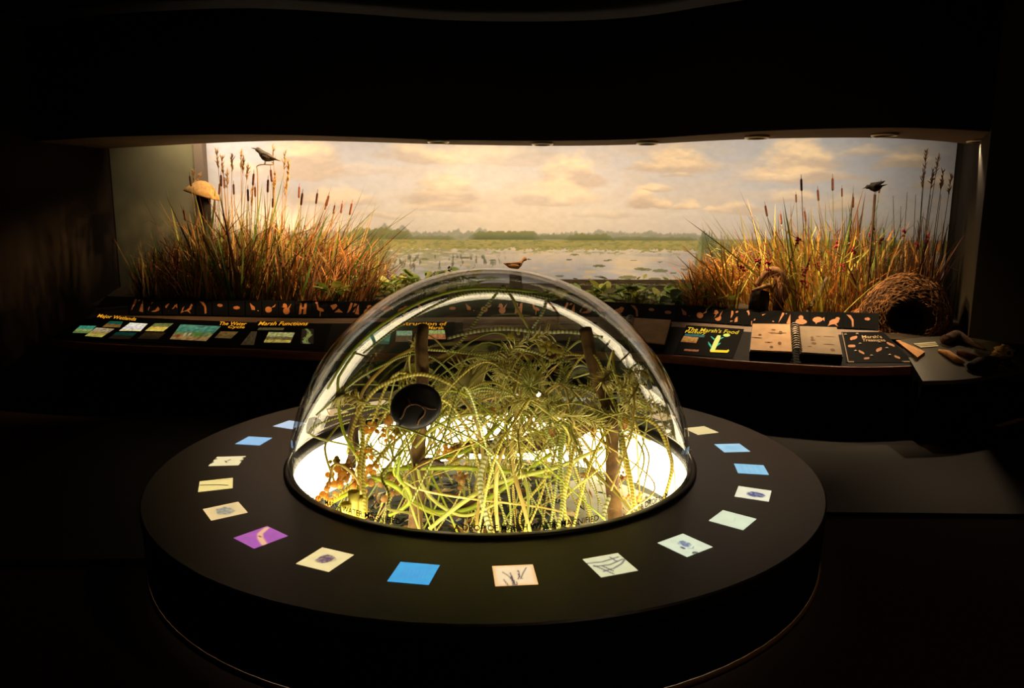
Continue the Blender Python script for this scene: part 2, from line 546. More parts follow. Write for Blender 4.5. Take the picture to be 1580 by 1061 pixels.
clouds = [(470, 246, 120, 70, 1), (525, 303, 120, 34, .7), (690, 292, 120, 64, 1), (690, 318, 130, 22, .6), (640, 236, 120, 34, .8), (760, 240, 260, 34, .55),
          (880, 268, 110, 66, 1), (850, 300, 140, 40, .7), (990, 307, 52, 36, 1), (1022, 314, 34, 20, .9), (1058, 316, 34, 18, .8), (1090, 323, 22, 10, .7),
          (1010, 292, 44, 12, .8), (1050, 250, 120, 44, 1), (1000, 256, 60, 14, .8), (1045, 271, 50, 10, .7), (1140, 320, 90, 22, .7), (1235, 245, 130, 60, 1),
          (1235, 272, 170, 24, .9), (1335, 232, 70, 20, .6), (1400, 248, 90, 36, .85), (1215, 302, 90, 24, .7), (1300, 312, 60, 28, .6), (1450, 282, 60, 30, .8), (1170, 268, 80, 18, .5),
          (360, 260, 80, 30, .5), (560, 262, 120, 16, .4), (930, 330, 120, 14, .4), (600, 332, 120, 12, .4)]
WX, WZ = X + (fbm(X * 2.6, Z * 5, 3) - .5) * 0.26, Z + (fbm(X * 2.6 + 40, Z * 5, 3) - .5) * 0.12
for px, py, w, h, a in clouds:
    cx, cz = mm(px, py)
    w, h = w * MPX * 0.55, h * MPX * 0.55
    base = np.exp(-(((WX - cx) / w) ** 2) * 1.1)
    up = np.where(WZ > cz - h * 0.45, np.exp(-(((WZ - cz + h * 0.45) / (h * (0.5 + 1.1 * base))) ** 2) * 1.3), np.exp(-(((WZ - cz + h * 0.45) / (h * 0.28)) ** 2)))
    al = sstep(0.18, 0.72, base * up * (0.5 + 1.0 * N3)) * a * .92
    lightness = sstep(-0.5, 0.6, (WZ - cz) / h + (N2 - 0.5) * 2.2)
    ccol = lerp(np.zeros(X.shape + (3,)) + np.array((204, 188, 174.0)), (252, 230, 196), lightness)
    sky = sky * (1 - al[..., None]) + ccol * al[..., None]
img = sky
# far treeline, hazy
pxX = (X - mm(754, 352)[0]) / MPX + 754                  # photo-scale ruler along the painting
_rz0, _rz1 = mm(760, 340)[1], mm(760, 440)[1]
ruler = lambda py: _rz0 + (py - 340) * (_rz1 - _rz0) / 100.0
hgt = 4 + 7 * fbm(pxX / 26.0, X * 0 + 3.3, 3) + 9 * np.abs(fbm(pxX / 7.0, X * 0 + 1.3, 3) - .5) + 5 * fbm(pxX / 3.0, Z * 30, 3)
for c, w, h in ((597, 10, 13), (623, 9, 12), (704, 8, 4), (740, 7, 8), (925, 8, 6), (1005, 9, 5)):
    hgt = hgt + h * np.exp(-((pxX - c) / w) ** 2)
hgt = hgt * np.where(pxX > 1070, np.clip(1 - (pxX - 1070) / 60, 0.25, 1), 1)
base_z = ruler(370)
tl = sstep(0.0, 0.02, (base_z + (hgt + 2) * MPX) - Z) * (Z > ruler(384))
tcol = lerp(np.zeros(X.shape + (3,)) + np.array((164, 168, 142.0)), (128, 136, 112), fbm(pxX / 8, Z * 40, 3))
tcol = lerp(tcol, (178, 176, 170), sstep(base_z + 4 * MPX, base_z + 15 * MPX, Z) * 0.5)
tl = tl * .8
img = img * (1 - tl[..., None]) + tcol * tl[..., None]
# darker reed banks in front of the trees
for a0, a1, yb, hh, ca in ((540, 636, 374, 20, .9), (636, 700, 371, 7, .6), (728, 830, 369, 12, .85), (830, 880, 368, 7, .5), (876, 946, 372, 12, .9), (946, 1075, 369, 5, .6)):
    env = sstep(a0 - 12, a0 + 10, pxX) * (1 - sstep(a1 - 10, a1 + 12, pxX))
    top = ruler(yb) + hh * env * (0.75 + 0.5 * fbm(pxX / 5, X * 0 + yb, 3)) * MPX
    al = (Z < top) * (Z > ruler(yb)) * ca * env
    c = lerp(np.zeros(X.shape + (3,)) + np.array((104, 114, 76.0)), (140, 142, 92), sstep(0, 1, (Z - ruler(yb)) / (hh * MPX)))
    img = img * (1 - al[..., None]) + c * al[..., None]
# meadow band
mb = ruler(382 + 0) - (4 * fbm(pxX / 9, X * 0 + 8, 4) + 5 * (fbm(pxX / 3, X * 0 + 2, 2) - .5)) * MPX
al = (Z < ruler(370)) * (Z > mb) * (0.6 + 0.4 * N3)
c = lerp(np.zeros(X.shape + (3,)) + np.array((178, 172, 98.0)), (200, 182, 112), fbm(pxX / 30, Z * 30, 3))
c = lerp(c, (128, 140, 76), sstep(.5, .7, fbm(pxX / 6, Z * 60, 3)) * .6)
img = img * (1 - al[..., None]) + c * al[..., None]
# water
wz = mb
al = (Z <= wz) * 1.0
wt = np.clip((wz - Z) / (48 * MPX), 0, 1)
wc = lerp(np.zeros(X.shape + (3,)) + np.array((232, 220, 204.0)), (196, 200, 212), sstep(.15, .9, wt))
wc = lerp(wc, (246, 226, 190), sstep(.52, .72, fbm(X * 1.7, Z * 9 + 5, 4)) * .7)
wc = lerp(wc, (182, 186, 196), sstep(.5, .7, fbm(X * 1.2 + 30, Z * 16, 3)) * .5)
leftw = 1 - sstep(650, 800, pxX)
wc = lerp(wc, (150, 152, 112), leftw * sstep(.35, .6, fbm(pxX / 14, Z * 50, 4)) * (1 - wt) * .85)
tick = sstep(.58, .7, fbm(pxX / 3.0, Z * 14, 3)) * sstep(.1, .3, wt) * (1 - sstep(.5, .8, wt)) * (1 - sstep(740, 800, pxX))
wc = lerp(wc, (92, 104, 84), tick * .8)
ragged = sstep(.55, .7, fbm(pxX / 6, Z * 60 + 7, 3)) * (1 - sstep(.0, .25, wt))
wc = lerp(wc, (150, 156, 84), ragged * .8)
img = img * (1 - al[..., None]) + wc * al[..., None]
prs = random.Random(5)
for _ in range(46):                                       # lily pads and their dark reflections
    cxp, cyp = prs.uniform(640, 1080), prs.uniform(386, 430)
    if cxp < 800 and prs.random() < .3: continue
    w = prs.uniform(3, 9) * (0.5 + (cyp - 380) / 40); h = w * .2
    e = ((pxX - cxp) / w) ** 2 + ((Z - ruler(cyp)) / (h * MPX)) ** 2
    al = (e < 1) * .75
    img = img * (1 - al[..., None]) + np.array(prs.choice([(96, 108, 72), (120, 126, 80), (236, 214, 160)])) * al[..., None]
for cxp, w, top, bot, cc in ((575, 26, 352, 440, (118, 120, 72)), (1096, 16, 346, 420, (92, 104, 74)), (1125, 20, 362, 440, (112, 112, 78)), (1085, 14, 380, 430, (122, 130, 84))):   # painted reed tufts at both sides
    env = np.exp(-((pxX - cxp) / w) ** 2)
    st = vnoise(pxX / 1.3 + (Z - 1.3) * 4 * (vnoise(pxX / 9, X * 0 + 5) - .5), Z * 1.2)
    tp = ruler(top + 40 * (1 - env) + 26 * (vnoise(pxX / 1.9, X * 0 + 1) - .3))
    al = sstep(.2, .55, env) * sstep(.25, .5, st + .35 * env) * sstep(0, .03, tp - Z) * sstep(ruler(bot), ruler(bot - 18), Z) * .75
    c = lerp(np.zeros(X.shape + (3,)) + np.array(cc, dtype=float), np.array(cc) * 1.35, sstep(.4, .7, st))
    img = img * (1 - al[..., None]) + c * al[..., None]
img = img * (0.97 + 0.06 * fbm(X * 14, Z * 22, 3))[..., None]
Ym = ymural(X)
V = np.stack([X, Ym, Z], -1).reshape(-1, 3)
ii = np.arange(NX * NZ).reshape(NZ, NX)
F = np.stack([ii[:-1, :-1], ii[:-1, 1:], ii[1:, 1:], ii[1:, :-1]], -1).reshape(-1, 4)
me = mesh('marsh_mural', V.tolist(), F.tolist(), True, None, nplin(np.clip(img, 0, 255)).reshape(-1, 3))
mural = link('marsh_mural', me, vcol('mural_paint', 0.9))
tag(mural, 'curved painted backdrop of marsh water under a cloudy sunset sky', 'mural')
bk = [(x, ymural(x) + 0.03) for x in np.linspace(XL, XR, 24)]
v = [(x, y, z) for x, y in bk for z in (0.6, 3.6)]
obj('backing_board', (v, [(2 * i, 2 * i + 2, 2 * i + 3, 2 * i + 1) for i in range(23)]), M_black, mural)

# ------------------------------------------------------------------ display console under the diorama
ZF, ZB, ZT = 0.56, 0.78, 0.90
RF = [(78, 521), (110, 526), (207, 532), (301, 535.5), (365, 537), (430, 540), (491, 543), (620, 545), (750, 543), (900, 542), (1024, 546.5), (1129, 555), (1254, 563), (1338, 565.5), (1427, 563)]
RB = [(140, 486), (200, 487), (300, 488), (400, 490), (500, 491), (620, 490), (750, 489), (900, 488.5), (960, 491), (1020, 495), (1090, 499), (1159, 504), (1221, 505.5), (1300, 508), (1355, 510.5)]
RT = [(163, 457), (250, 460), (380, 463), (560, 465), (650, 464.5), (750, 464), (850, 464), (945, 466), (1020, 470), (1090, 473), (1159, 478), (1235, 481), (1300, 482), (1357, 483.5)]
def rowfun(samples, z):
    pts = np.array(samples, float)
    x0, x1 = float(pts[0, 0]), float(pts[-1, 0])
    fine = crom([Vector((a, b, 0)) for a, b in samples], 200)
    fx = np.array([q.x for q in fine]); fy = np.array([q.y for q in fine])
    return lambda s: atz(x0 + (x1 - x0) * s, float(np.interp(x0 + (x1 - x0) * s, fx, fy)), z)
Ff, Fb, Ft = rowfun(RF, ZF), rowfun(RB, ZB), rowfun(RT, ZT)
def desk_pt(s, t): return Ff(s) * (1 - t) + Fb(s) * t
def ledge_pt(s, t): return Fb(s) * (1 - t) + Ft(s) * t
def solve(fn, px, py):
    s, t = min(max((px - 100) / 1270.0, 0), 1), 0.5
    for _ in range(12):
        a = proj(fn(s, t)); e = 1e-4
        b = proj(fn(s + e, t)); c = proj(fn(s, t + e))
        J = np.array([[(b[0] - a[0]) / e, (c[0] - a[0]) / e], [(b[1] - a[1]) / e, (c[1] - a[1]) / e]])
        d = np.linalg.solve(J, np.array([px - a[0], py - a[1]]))
        s += float(np.clip(d[0], -.2, .2)); t += float(np.clip(d[1], -.5, .5))
    return s, t
def desk(px, py, lift=0.0):
    s, t = solve(desk_pt, px, py); return desk_pt(s, t) + Vector((0, -0.3, 0.95)) * lift
def ledge(px, py, lift=0.0):
    s, t = solve(ledge_pt, px, py); return ledge_pt(s, t) + Vector((0, -0.8, 0.4)) * lift

M_desk = mat('console_dark_laminate', (24, 22, 18), (20, 19, 16), rough=0.7, scale=5, spec=0.12)
M_edge = mat('console_wood_edge', (196, 122, 84), (170, 104, 72), rough=0.45, scale=5, stretch=(1, 6, 6))
M_shelf = mat('console_back_shelf_wood', (150, 120, 90), (130, 102, 76), rough=0.5, scale=4, stretch=(1, 8, 8))
M_ledge = mat('console_ledge_black', (13, 13, 11), rough=0.85, spec=.06)
con = thing('display_console', 'long curved dark display console with sloping desk below the mural', 'console', (Ff(.5).x, Ff(.5).y, 0))
COFF = -Vector(con.location)
def strip_geo(fa, fb, n=110, s0=0.0, s1=1.0):
    v = []
    for i in range(n + 1):
        s = s0 + (s1 - s0) * i / n
        v += [fa(s) + COFF, fb(s) + COFF]
    return v, [(2 * i, 2 * i + 2, 2 * i + 3, 2 * i + 1) for i in range(n)]
desk_o = obj('desk_top', join(strip_geo(lambda s: desk_pt(s, 0), lambda s: desk_pt(s, 0.84)),
                              strip_geo(lambda s: desk_pt(s, 0.84) , lambda s: desk_pt(s, 0.84) + Vector((0, 0, -.1)))), M_desk, con)
obj('back_shelf', strip_geo(lambda s: desk_pt(s, 0.84), lambda s: desk_pt(s, 1.0)), M_shelf, con)
dn = Vector((0, 0, 1))
obj('front_edge', join(strip_geo(lambda s: Ff(s) - dn * 0.075, lambda s: Ff(s) - dn * 0.004 + Vector((0, -0.006, 0))),
                       strip_geo(lambda s: Ff(s) - dn * 0.004 + Vector((0, -0.006, 0)), lambda s: Ff(s) + Vector((0, 0.012, 0.003))),
                       strip_geo(lambda s: Ff(s) - dn * 0.075 + Vector((0, .1, 0)), lambda s: Ff(s) - dn * 0.075)), M_edge, con)
inset = lambda s: Ff(s) + Vector((0, 0.14, 0))
def flat(p, z): return Vector((p.x, p.y, z))
obj('base_panel', strip_geo(lambda s: flat(inset(s), 0.022), lambda s: flat(inset(s), 0.5)), M_black, con)
for s in (0.0, 1.0):
    q = [flat(inset(s), .022), flat(Ft(s), .022), Ft(s), Fb(s), Ff(s), Ff(s) - dn * .075, flat(inset(s), .485)]
    obj('end_panel', ([p + COFF for p in q], [tuple(range(7))]), M_ledge, con, smooth=False)
led = obj('picture_ledge', join(strip_geo(Fb, Ft), strip_geo(Ft, lambda s: Ft(s) + Vector((0, 0.03, 0))),
                               strip_geo(lambda s: Ft(s) + Vector((0, 0.03, 0)), lambda s: flat(Ft(s), .3) + Vector((0, 0.03, 0)))), M_ledge, con)

# animal prints on the ledge: flat printed silhouettes on small tiles
def ell(cx, cy, rx, ry, n=10, a=0):
    return [(cx + rx * math.cos(t) * math.cos(a) - ry * math.sin(t) * math.sin(a), cy + rx * math.cos(t) * math.sin(a) + ry * math.sin(t) * math.cos(a)) for t in [2 * math.pi * k / n for k in range(n)]]
SIL = [  # lists of polygons in a unit tile
    [ell(.5, .5, .3, .17, 12, .1), [(.74, .55), (.92, .4), (.9, .66)], [(.35, .35), (.42, .22), (.5, .36)]],                   # turtle
    [[(.25, .15), (.4, .2), (.45, .8), (.33, .85)], [(.5, .15), (.68, .2), (.72, .85), (.58, .8)], [(.3, .45), (.7, .5), (.7, .6), (.3, .55)]],   # paired leaves
    [ell(.5, .62, .17, .09)],                                                                                                    # small shell
    [[(.15, .25), (.35, .35), (.5, .85), (.38, .88)], [(.4, .3), (.6, .3), (.75, .8), (.6, .85)], [(.62, .2), (.85, .15), (.85, .8), (.75, .6)]],  # leaf fan
    [ell(.42, .42, .2, .18), [(.55, .5), (.85, .75), (.8, .6)]],                                                                 # snail
    [ell(.5, .4, .3, .16, 10, .25), ell(.7, .58, .14, .1), [(.2, .3), (.12, .12), (.4, .25)], [(.6, .3), (.75, .1), (.5, .25)]],  # frog
    [ell(.55, .45, .22, .1, 10, -.4), [(.36, .5), (.3, .82), (.38, .9), (.46, .55)], ell(.32, .86, .08, .06), [(.52, .35), (.5, .05), (.54, .05), (.57, .35)]],  # heron
    [ell(.5, .5, .2, .1)],
    [ell(.5, .35, .32, .18), ell(.5, .6, .15, .14), ell(.3, .3, .14, .1), ell(.72, .34, .13, .11)],                               # duck group
    [ell(.5, .35, .2, .2), ell(.42, .65, .12, .16, 10, .4), [(.2, .6), (.45, .5), (.45, .62)], [(.55, .5), (.8, .8), (.65, .45)]],  # crayfish
    [[(.25, .85), (.5, .8), (.66, .55), (.68, .15), (.58, .12), (.55, .5), (.4, .68)]],                                           # otter
    [[(.15, .7), (.5, .8), (.7, .45), (.9, .28), (.4, .3)]],                                                                     # mussel
    [[(.3, .8), (.6, .55), (.6, .38), (.4, .4)], ell(.78, .35, .04, .03)],
]
M_print = mat('animal_print_orange', (214, 134, 70), (178, 108, 56), rough=0.6, scale=40)
M_tileface = mat('picture_tile_black', (11, 11, 10), rough=0.85, spec=.06)
xs_t = [200 + 25.6 * i for i in range(46)]
for i, px in enumerate(xs_t):
    if px + 23.5 > 1352: break
    yT = lambda x: float(np.interp(x, [a for a, b in RT], [b for a, b in RT]))
    yB = lambda x: float(np.interp(x, [a for a, b in RB], [b for a, b in RB]))
    def lp(u, v):
        x = px + 23.4 * u
        y0, y1 = yB(x) - 1.5, yT(x) + 1.2
        s, t = solve(ledge_pt, x, y0 + (y1 - y0) * v)
        return ledge_pt(s, t)
    if px > 600 and px < 900 and i % 2: pass
    c = [lp(0, 0), lp(1, 0), lp(1, 1), lp(0, 1)]
    nr = (c[1] - c[0]).cross(c[3] - c[0]).normalized()
    tv = [p + COFF + nr * 0.001 for p in c] + [p + COFF + nr * 0.006 for p in c]
    tl_o = obj('picture_tile', (tv, [(4, 5, 6, 7), (0, 1, 5, 4), (1, 2, 6, 5), (2, 3, 7, 6), (3, 0, 4, 7)]), M_tileface, led, smooth=False)
    sil = SIL[(i * 5 + 3) % len(SIL)]
    pv, pf = [], []
    for poly in sil:
        b0 = len(pv)
        for (u, w) in poly:
            u, w = .5 + (u - .5) * 1.12, .5 + (w - .5) * 1.1
            q = c[0] * (1 - u) * (1 - w) + c[1] * u * (1 - w) + c[2] * u * w + c[3] * (1 - u) * w
            pv.append(q + COFF + nr * 0.0068)
        pf.append(tuple(range(b0, len(pv))))
    obj('animal_print', (pv, pf), M_print, tl_o, smooth=False)

# graphic panels set into the desk
M_title = emit('backlit_title_orange', (255, 172, 40), 0.85)
M_panelblack = mat('graphic_panel_black', (12, 12, 11), rough=0.8, spec=0.08)
def quad(*pp, lift=0.004):
    return [desk(x, y, lift) + COFF for x, y in pp]
def panel(corners, label):
    G = 7
    v, f = [], []
    for lift in (.0008, .004):
        for b in range(G):
            for a in range(G):
                u, w = a / (G - 1), b / (G - 1)
                x = sum(k * c[0] for k, c in zip(((1 - u) * (1 - w), u * (1 - w), u * w, (1 - u) * w), corners))
                y = sum(k * c[1] for k, c in zip(((1 - u) * (1 - w), u * (1 - w), u * w, (1 - u) * w), corners))
                v.append(desk(x, y, lift) + COFF)
    n2 = G * G
    for b in range(G - 1):
        for a in range(G - 1):
            q = n2 + b * G + a
            f.append((q, q + 1, q + G + 1, q + G))
    rim = [a for a in range(G)] + [b * G + G - 1 for b in range(1, G)] + [n2 - 1 - a for a in range(1, G)] + [b * G for b in range(G - 2, 0, -1)]
    f += [(rim[k], rim[(k + 1) % len(rim)], n2 + rim[(k + 1) % len(rim)], n2 + rim[k]) for k in range(len(rim))]
    o = obj('graphic_panel', (v, f), M_panelblack, con, smooth=False)
    o['label'] = label
    return o
def landscape(top, mid, low, seed, spots=()):
    top, mid, low = (np.array(c, float) for c in (top, mid, low))
    def f(u, v):
        n_ = fbm(u * 6 + seed, v * 5 + seed, 4)
        c = np.where((v > 0.55 + 0.15 * (n_ - .5))[:, None], top, mid)
        c = np.where((v < 0.28 + 0.3 * (n_ - .5))[:, None], low, c)
        c = c * (0.55 + 0.8 * fbm(u * 14 + seed * 3, v * 10, 3))[:, None]
        for (a, b, ra, rb, col) in spots:
            e = ((u - a) / ra) ** 2 + ((v - b) / rb) ** 2
            c = np.where((e < 1)[:, None], np.array(col, float), c)
        return c
    return f
def picture(par, corners, paint, strength=1, nx=26, ny=18, name='picture'):
    c = quad(*corners, lift=0.0065)
    return grid_patch(*c, nx, ny, paint, name, vcol('backlit_picture_%g' % strength, .35, strength), par)
p1 = panel([(92, 520), (250, 530), (296, 494), (150, 487)], 'black backlit panel with small square marsh photographs at the console left end')
text_on(quad((149, 491.5), (209, 497), (211.5, 490.5), (153, 485)), 'Major Wetlands', M_title, p1)
for cs, cols, st in (([(112, 514), (137, 515), (149, 503.5), (124, 503)], ((70, 170, 140), (170, 190, 110), (120, 150, 80)), .75),
                     ([(131, 519), (157, 521), (177, 508), (149, 506)], ((200, 180, 140), (190, 160, 80), (210, 200, 90)), .75),
                     ([(158, 505), (185, 506), (190, 497), (170, 496)], ((30, 110, 90), (150, 110, 60), (160, 120, 50)), .6),
                     ([(184, 511), (217, 511.5), (228, 500), (201, 498.5)], ((255, 250, 225), (235, 225, 240), (255, 240, 180)), 1.0),
                     ([(224, 511), (252, 512), (268, 499.5), (239, 499.5)], ((120, 130, 70), (240, 200, 90), (250, 220, 100)), .8),
                     ([(167, 523), (200, 524), (212, 514), (180, 513)], ((30, 100, 90), (60, 50, 35), (60, 50, 35)), .25),
                     ([(212, 523), (244, 524), (256, 514), (224, 513)], ((90, 70, 40), (70, 60, 40), (60, 50, 35)), .2)):
    picture(p1, cs, landscape(*cols, seed=cs[0][0] * .13), st * .7)
p2 = panel([(250, 530), (362, 535), (394, 498), (296, 494)], 'black backlit panel about the water cycle with a teal landscape')
picture(p2, [(262, 524), (318, 527), (341, 504), (279, 501)], landscape((92, 160, 136), (118, 140, 78), (176, 140, 84), 2.2, ((.15, .25, .06, .1, (150, 70, 40)), (.3, .35, .03, .14, (200, 190, 150)), (.42, .38, .03, .14, (200, 190, 150)), (.62, .38, .08, .12, (80, 140, 50)))), .42, 44, 26)
picture(p2, [(331, 522), (357, 523), (368, 512.5), (341, 512)], landscape((140, 110, 60), (130, 105, 55), (120, 95, 50), 7), .35)
text_on(quad((338, 502.3), (380, 502.8), (381.5, 497.5), (340, 497)), 'The Water', M_title, p2)
text_on(quad((351, 508), (377, 508.4), (378.5, 503.4), (353, 503)), 'Cycle', M_title, p2)
p3 = panel([(366, 535), (500, 540), (512, 500), (398, 496)], 'black backlit panel about marsh functions with a green wetland photograph')
text_on(quad((398, 502.6), (474, 502.8), (477, 497), (401, 496.8)), 'Marsh Functions', M_title, p3)
picture(p3, [(407, 529), (448, 529.5), (455, 514), (415, 513)], landscape((190, 190, 120), (120, 100, 60), (200, 180, 80), 4), .55)
picture(p3, [(397, 510), (437, 510), (439, 506.5), (400, 506.2)], landscape((110, 100, 60), (110, 100, 60), (100, 95, 60), 5), .4)
picture(p3, [(371, 533), (392, 533), (397, 512), (388, 512)], landscape((90, 75, 50), (90, 75, 50), (80, 66, 44), 6), .3)
def sprig(u, v):
    e = np.abs(u - .5 + .2 * np.sin(v * 7)) < (.1 + .12 * (vnoise(u * 5, v * 7) > .5))
    return np.where(e[:, None], np.array((150, 165, 90.)), np.array((14, 14, 12.)))
picture(p3, [(464, 531), (484, 531), (484, 508), (466, 508)], sprig, .4)
p4 = panel([(520, 540), (700, 541), (702, 497), (560, 497)], 'black backlit panel with teal shapes and an orange title seen through the dome')
text_on(quad((602, 502.5), (674, 502.9), (674, 497.4), (602, 497)), 'Destruction', M_title, p4)
text_on(quad((678, 502.9), (690, 503), (690, 497.5), (678, 497.4)), 'of', M_title, p4)
text_on(quad((660, 509), (684, 509), (684, 504), (661, 504)), 'Marsh', M_title, p4)
picture(p4, [(659, 524), (688, 524), (686, 510), (661, 510)], landscape((170, 190, 110), (200, 120, 60), (190, 110, 60), 3), .7)
picture(p4, [(555, 530), (600, 532), (604, 512), (570, 511)], landscape((40, 120, 90), (60, 140, 110), (30, 90, 70), 8), .5)
picture(p4, [(610, 528), (636, 528), (636, 511), (612, 511)], landscape((150, 190, 150), (90, 70, 40), (90, 70, 40), 9), .5)
p5 = panel([(712, 528), (900, 528), (892, 493), (716, 493)], 'panel of weathered grey tan boards on the console behind the dome')
M_board = mat('weathered_board', (150, 128, 104), (112, 94, 76), rough=0.8, scale=10, stretch=(1, 12, 12), bump=.3)
for j in range(4):
    y0, y1 = 526.5 - j * 8.2, 526.5 - j * 8.2 - 7.4
    c = quad((714, y0), (896, y0), (894, y1), (715, y1), lift=.005)
    t_ = quad((714, y0), (896, y0), (894, y1), (715, y1), lift=.016)
    obj('board', (c + t_, [(4, 5, 6, 7), (0, 1, 5, 4), (1, 2, 6, 5), (2, 3, 7, 6), (3, 0, 4, 7)]), M_board, p5, smooth=False)
M_yellow = emit('backlit_title_yellow', (255, 208, 56), 0.9)
p6 = panel([(1040, 546), (1131, 553), (1148, 508), (1059, 502)], 'black backlit panel with yellow title and glowing green plant drawing')
text_on(quad((1060, 511), (1139, 516.5), (1141, 510.5), (1062, 505.3)), "The Marsh's Food", M_yellow, p6)
text_on(quad((1056, 515.2), (1089, 517.8), (1091, 512.2), (1058, 510)), 'Factory', M_yellow, p6)
picture(p6, [(1056, 519), (1086, 521.5), (1088, 517.5), (1057, 515.5)], landscape((40, 110, 110), (40, 100, 105), (40, 90, 100), 1), .5, 12, 4)
picture(p6, [(1050, 528), (1074, 530), (1078, 521.5), (1055, 519)], landscape((190, 140, 70), (180, 130, 60), (160, 110, 55), 2), .5)
picture(p6, [(1055, 542), (1077, 543.5), (1078.5, 540.5), (1056, 539)], landscape((170, 110, 70), (160, 100, 60), (150, 95, 60), 3), .35, 12, 4)
def poly_on(par, pts, c, st, name):
    q = quad(*pts, lift=.007)
    return obj(name, (q, [tuple(range(len(q)))]), emit(name + '_glow', c, st), par, smooth=False)
poly_on(p6, [(1095, 542), (1102, 543), (1111, 524), (1112, 518.5), (1107, 518), (1103, 524)], (246, 240, 120), 1.0, 'plant_drawing')
poly_on(p6, [(1095, 541.5), (1096, 544), (1122, 545), (1125, 542), (1124, 539.8), (1121, 541.3), (1104, 540.5)], (255, 216, 50), 1.0, 'root_drawing')
poly_on(p6, [(1098, 539), (1097, 533), (1092.5, 527.5), (1093, 532)], (90, 210, 160), .8, 'leaf_drawing')
poly_on(p6, [(1106, 535), (1111, 531.5), (1112, 529.5), (1107, 531)], (90, 200, 150), .7, 'leaf_drawing')
poly_on(p6, [(1103, 524), (1098, 520), (1096, 519.8), (1101, 525)], (150, 230, 150), .8, 'leaf_drawing')
poly_on(p6, [(1110, 525), (1117, 521.5), (1114, 521), (1110, 523)], (150, 230, 150), .8, 'leaf_drawing')
poly_on(p6, [(1121 + 5.5 * math.cos(a), 518 + 2.4 * math.sin(a)) for a in [-2 * math.pi * k / 14 for k in range(14)]], (232, 240, 110), 1.0, 'sun_drawing')
p7 = panel([(1306, 560), (1410, 559.5), (1363, 512.5), (1298, 512.5)], 'dark green panel with white pegs and orange shell pictures at console right end')
M_cream = mat('cream_lettering', (226, 186, 128), rough=.6)
for a in (((1308, 559), (1309.5, 559), (1300, 514), (1298.8, 514)), ((1309, 559.6), (1405, 559.3), (1404, 557.6), (1309, 557.8))):
    obj('border_line', (quad(*a, lift=.006), [(0, 1, 2, 3)]), mat('cream_line', (150, 122, 86), rough=.6), p7, smooth=False)
text_on(quad((1330, 522.6), (1362, 522.6), (1358, 518), (1328, 518)), "Marsh's", M_cream, p7)
text_on(quad((1331, 527.5), (1367, 527.5), (1363, 523.4), (1330, 523.4)), 'Treasures', M_cream, p7)
M_peg = mat('white_peg', (226, 206, 180), rough=.35)
for (x, y) in ((1304.5, 517), (1322.5, 516), (1327, 531), (1320, 542.3), (1345, 549.5), (1357, 529), (1368, 538), (1372.5, 548.5)):
    q = desk(x, y, .004) + COFF
    obj('peg', blob(q, .013, .013, .011, 10, 6), M_peg, p7)
M_shellp = mat('shell_picture_orange', (220, 140, 76), (180, 120, 70), rough=.6, scale=50)
for (x, y, w, h, a) in ((1317, 522, 6, 3.2, .3), (1314, 534.5, 6, 2.6, 0), (1329, 544, 5, 2, -.5), (1337, 553.5, 4.5, 2, .1), (1374, 532, 7, 2, -.4), (1356, 540, 5, 3, .5), (1384, 551.5, 5, 2, -.4)):
    obj('shell_picture', (quad(*[(x + w * math.cos(k) * math.cos(a) - h * math.sin(k) * math.sin(a), y - (w * math.cos(k) * math.sin(a) + h * math.sin(k) * math.cos(a)) * (1 + .25 * math.cos(2 * k))) for k in [2 * math.pi * j / 10 for j in range(10)]], lift=.006), [tuple(range(10))]), M_shellp, p7, smooth=False)

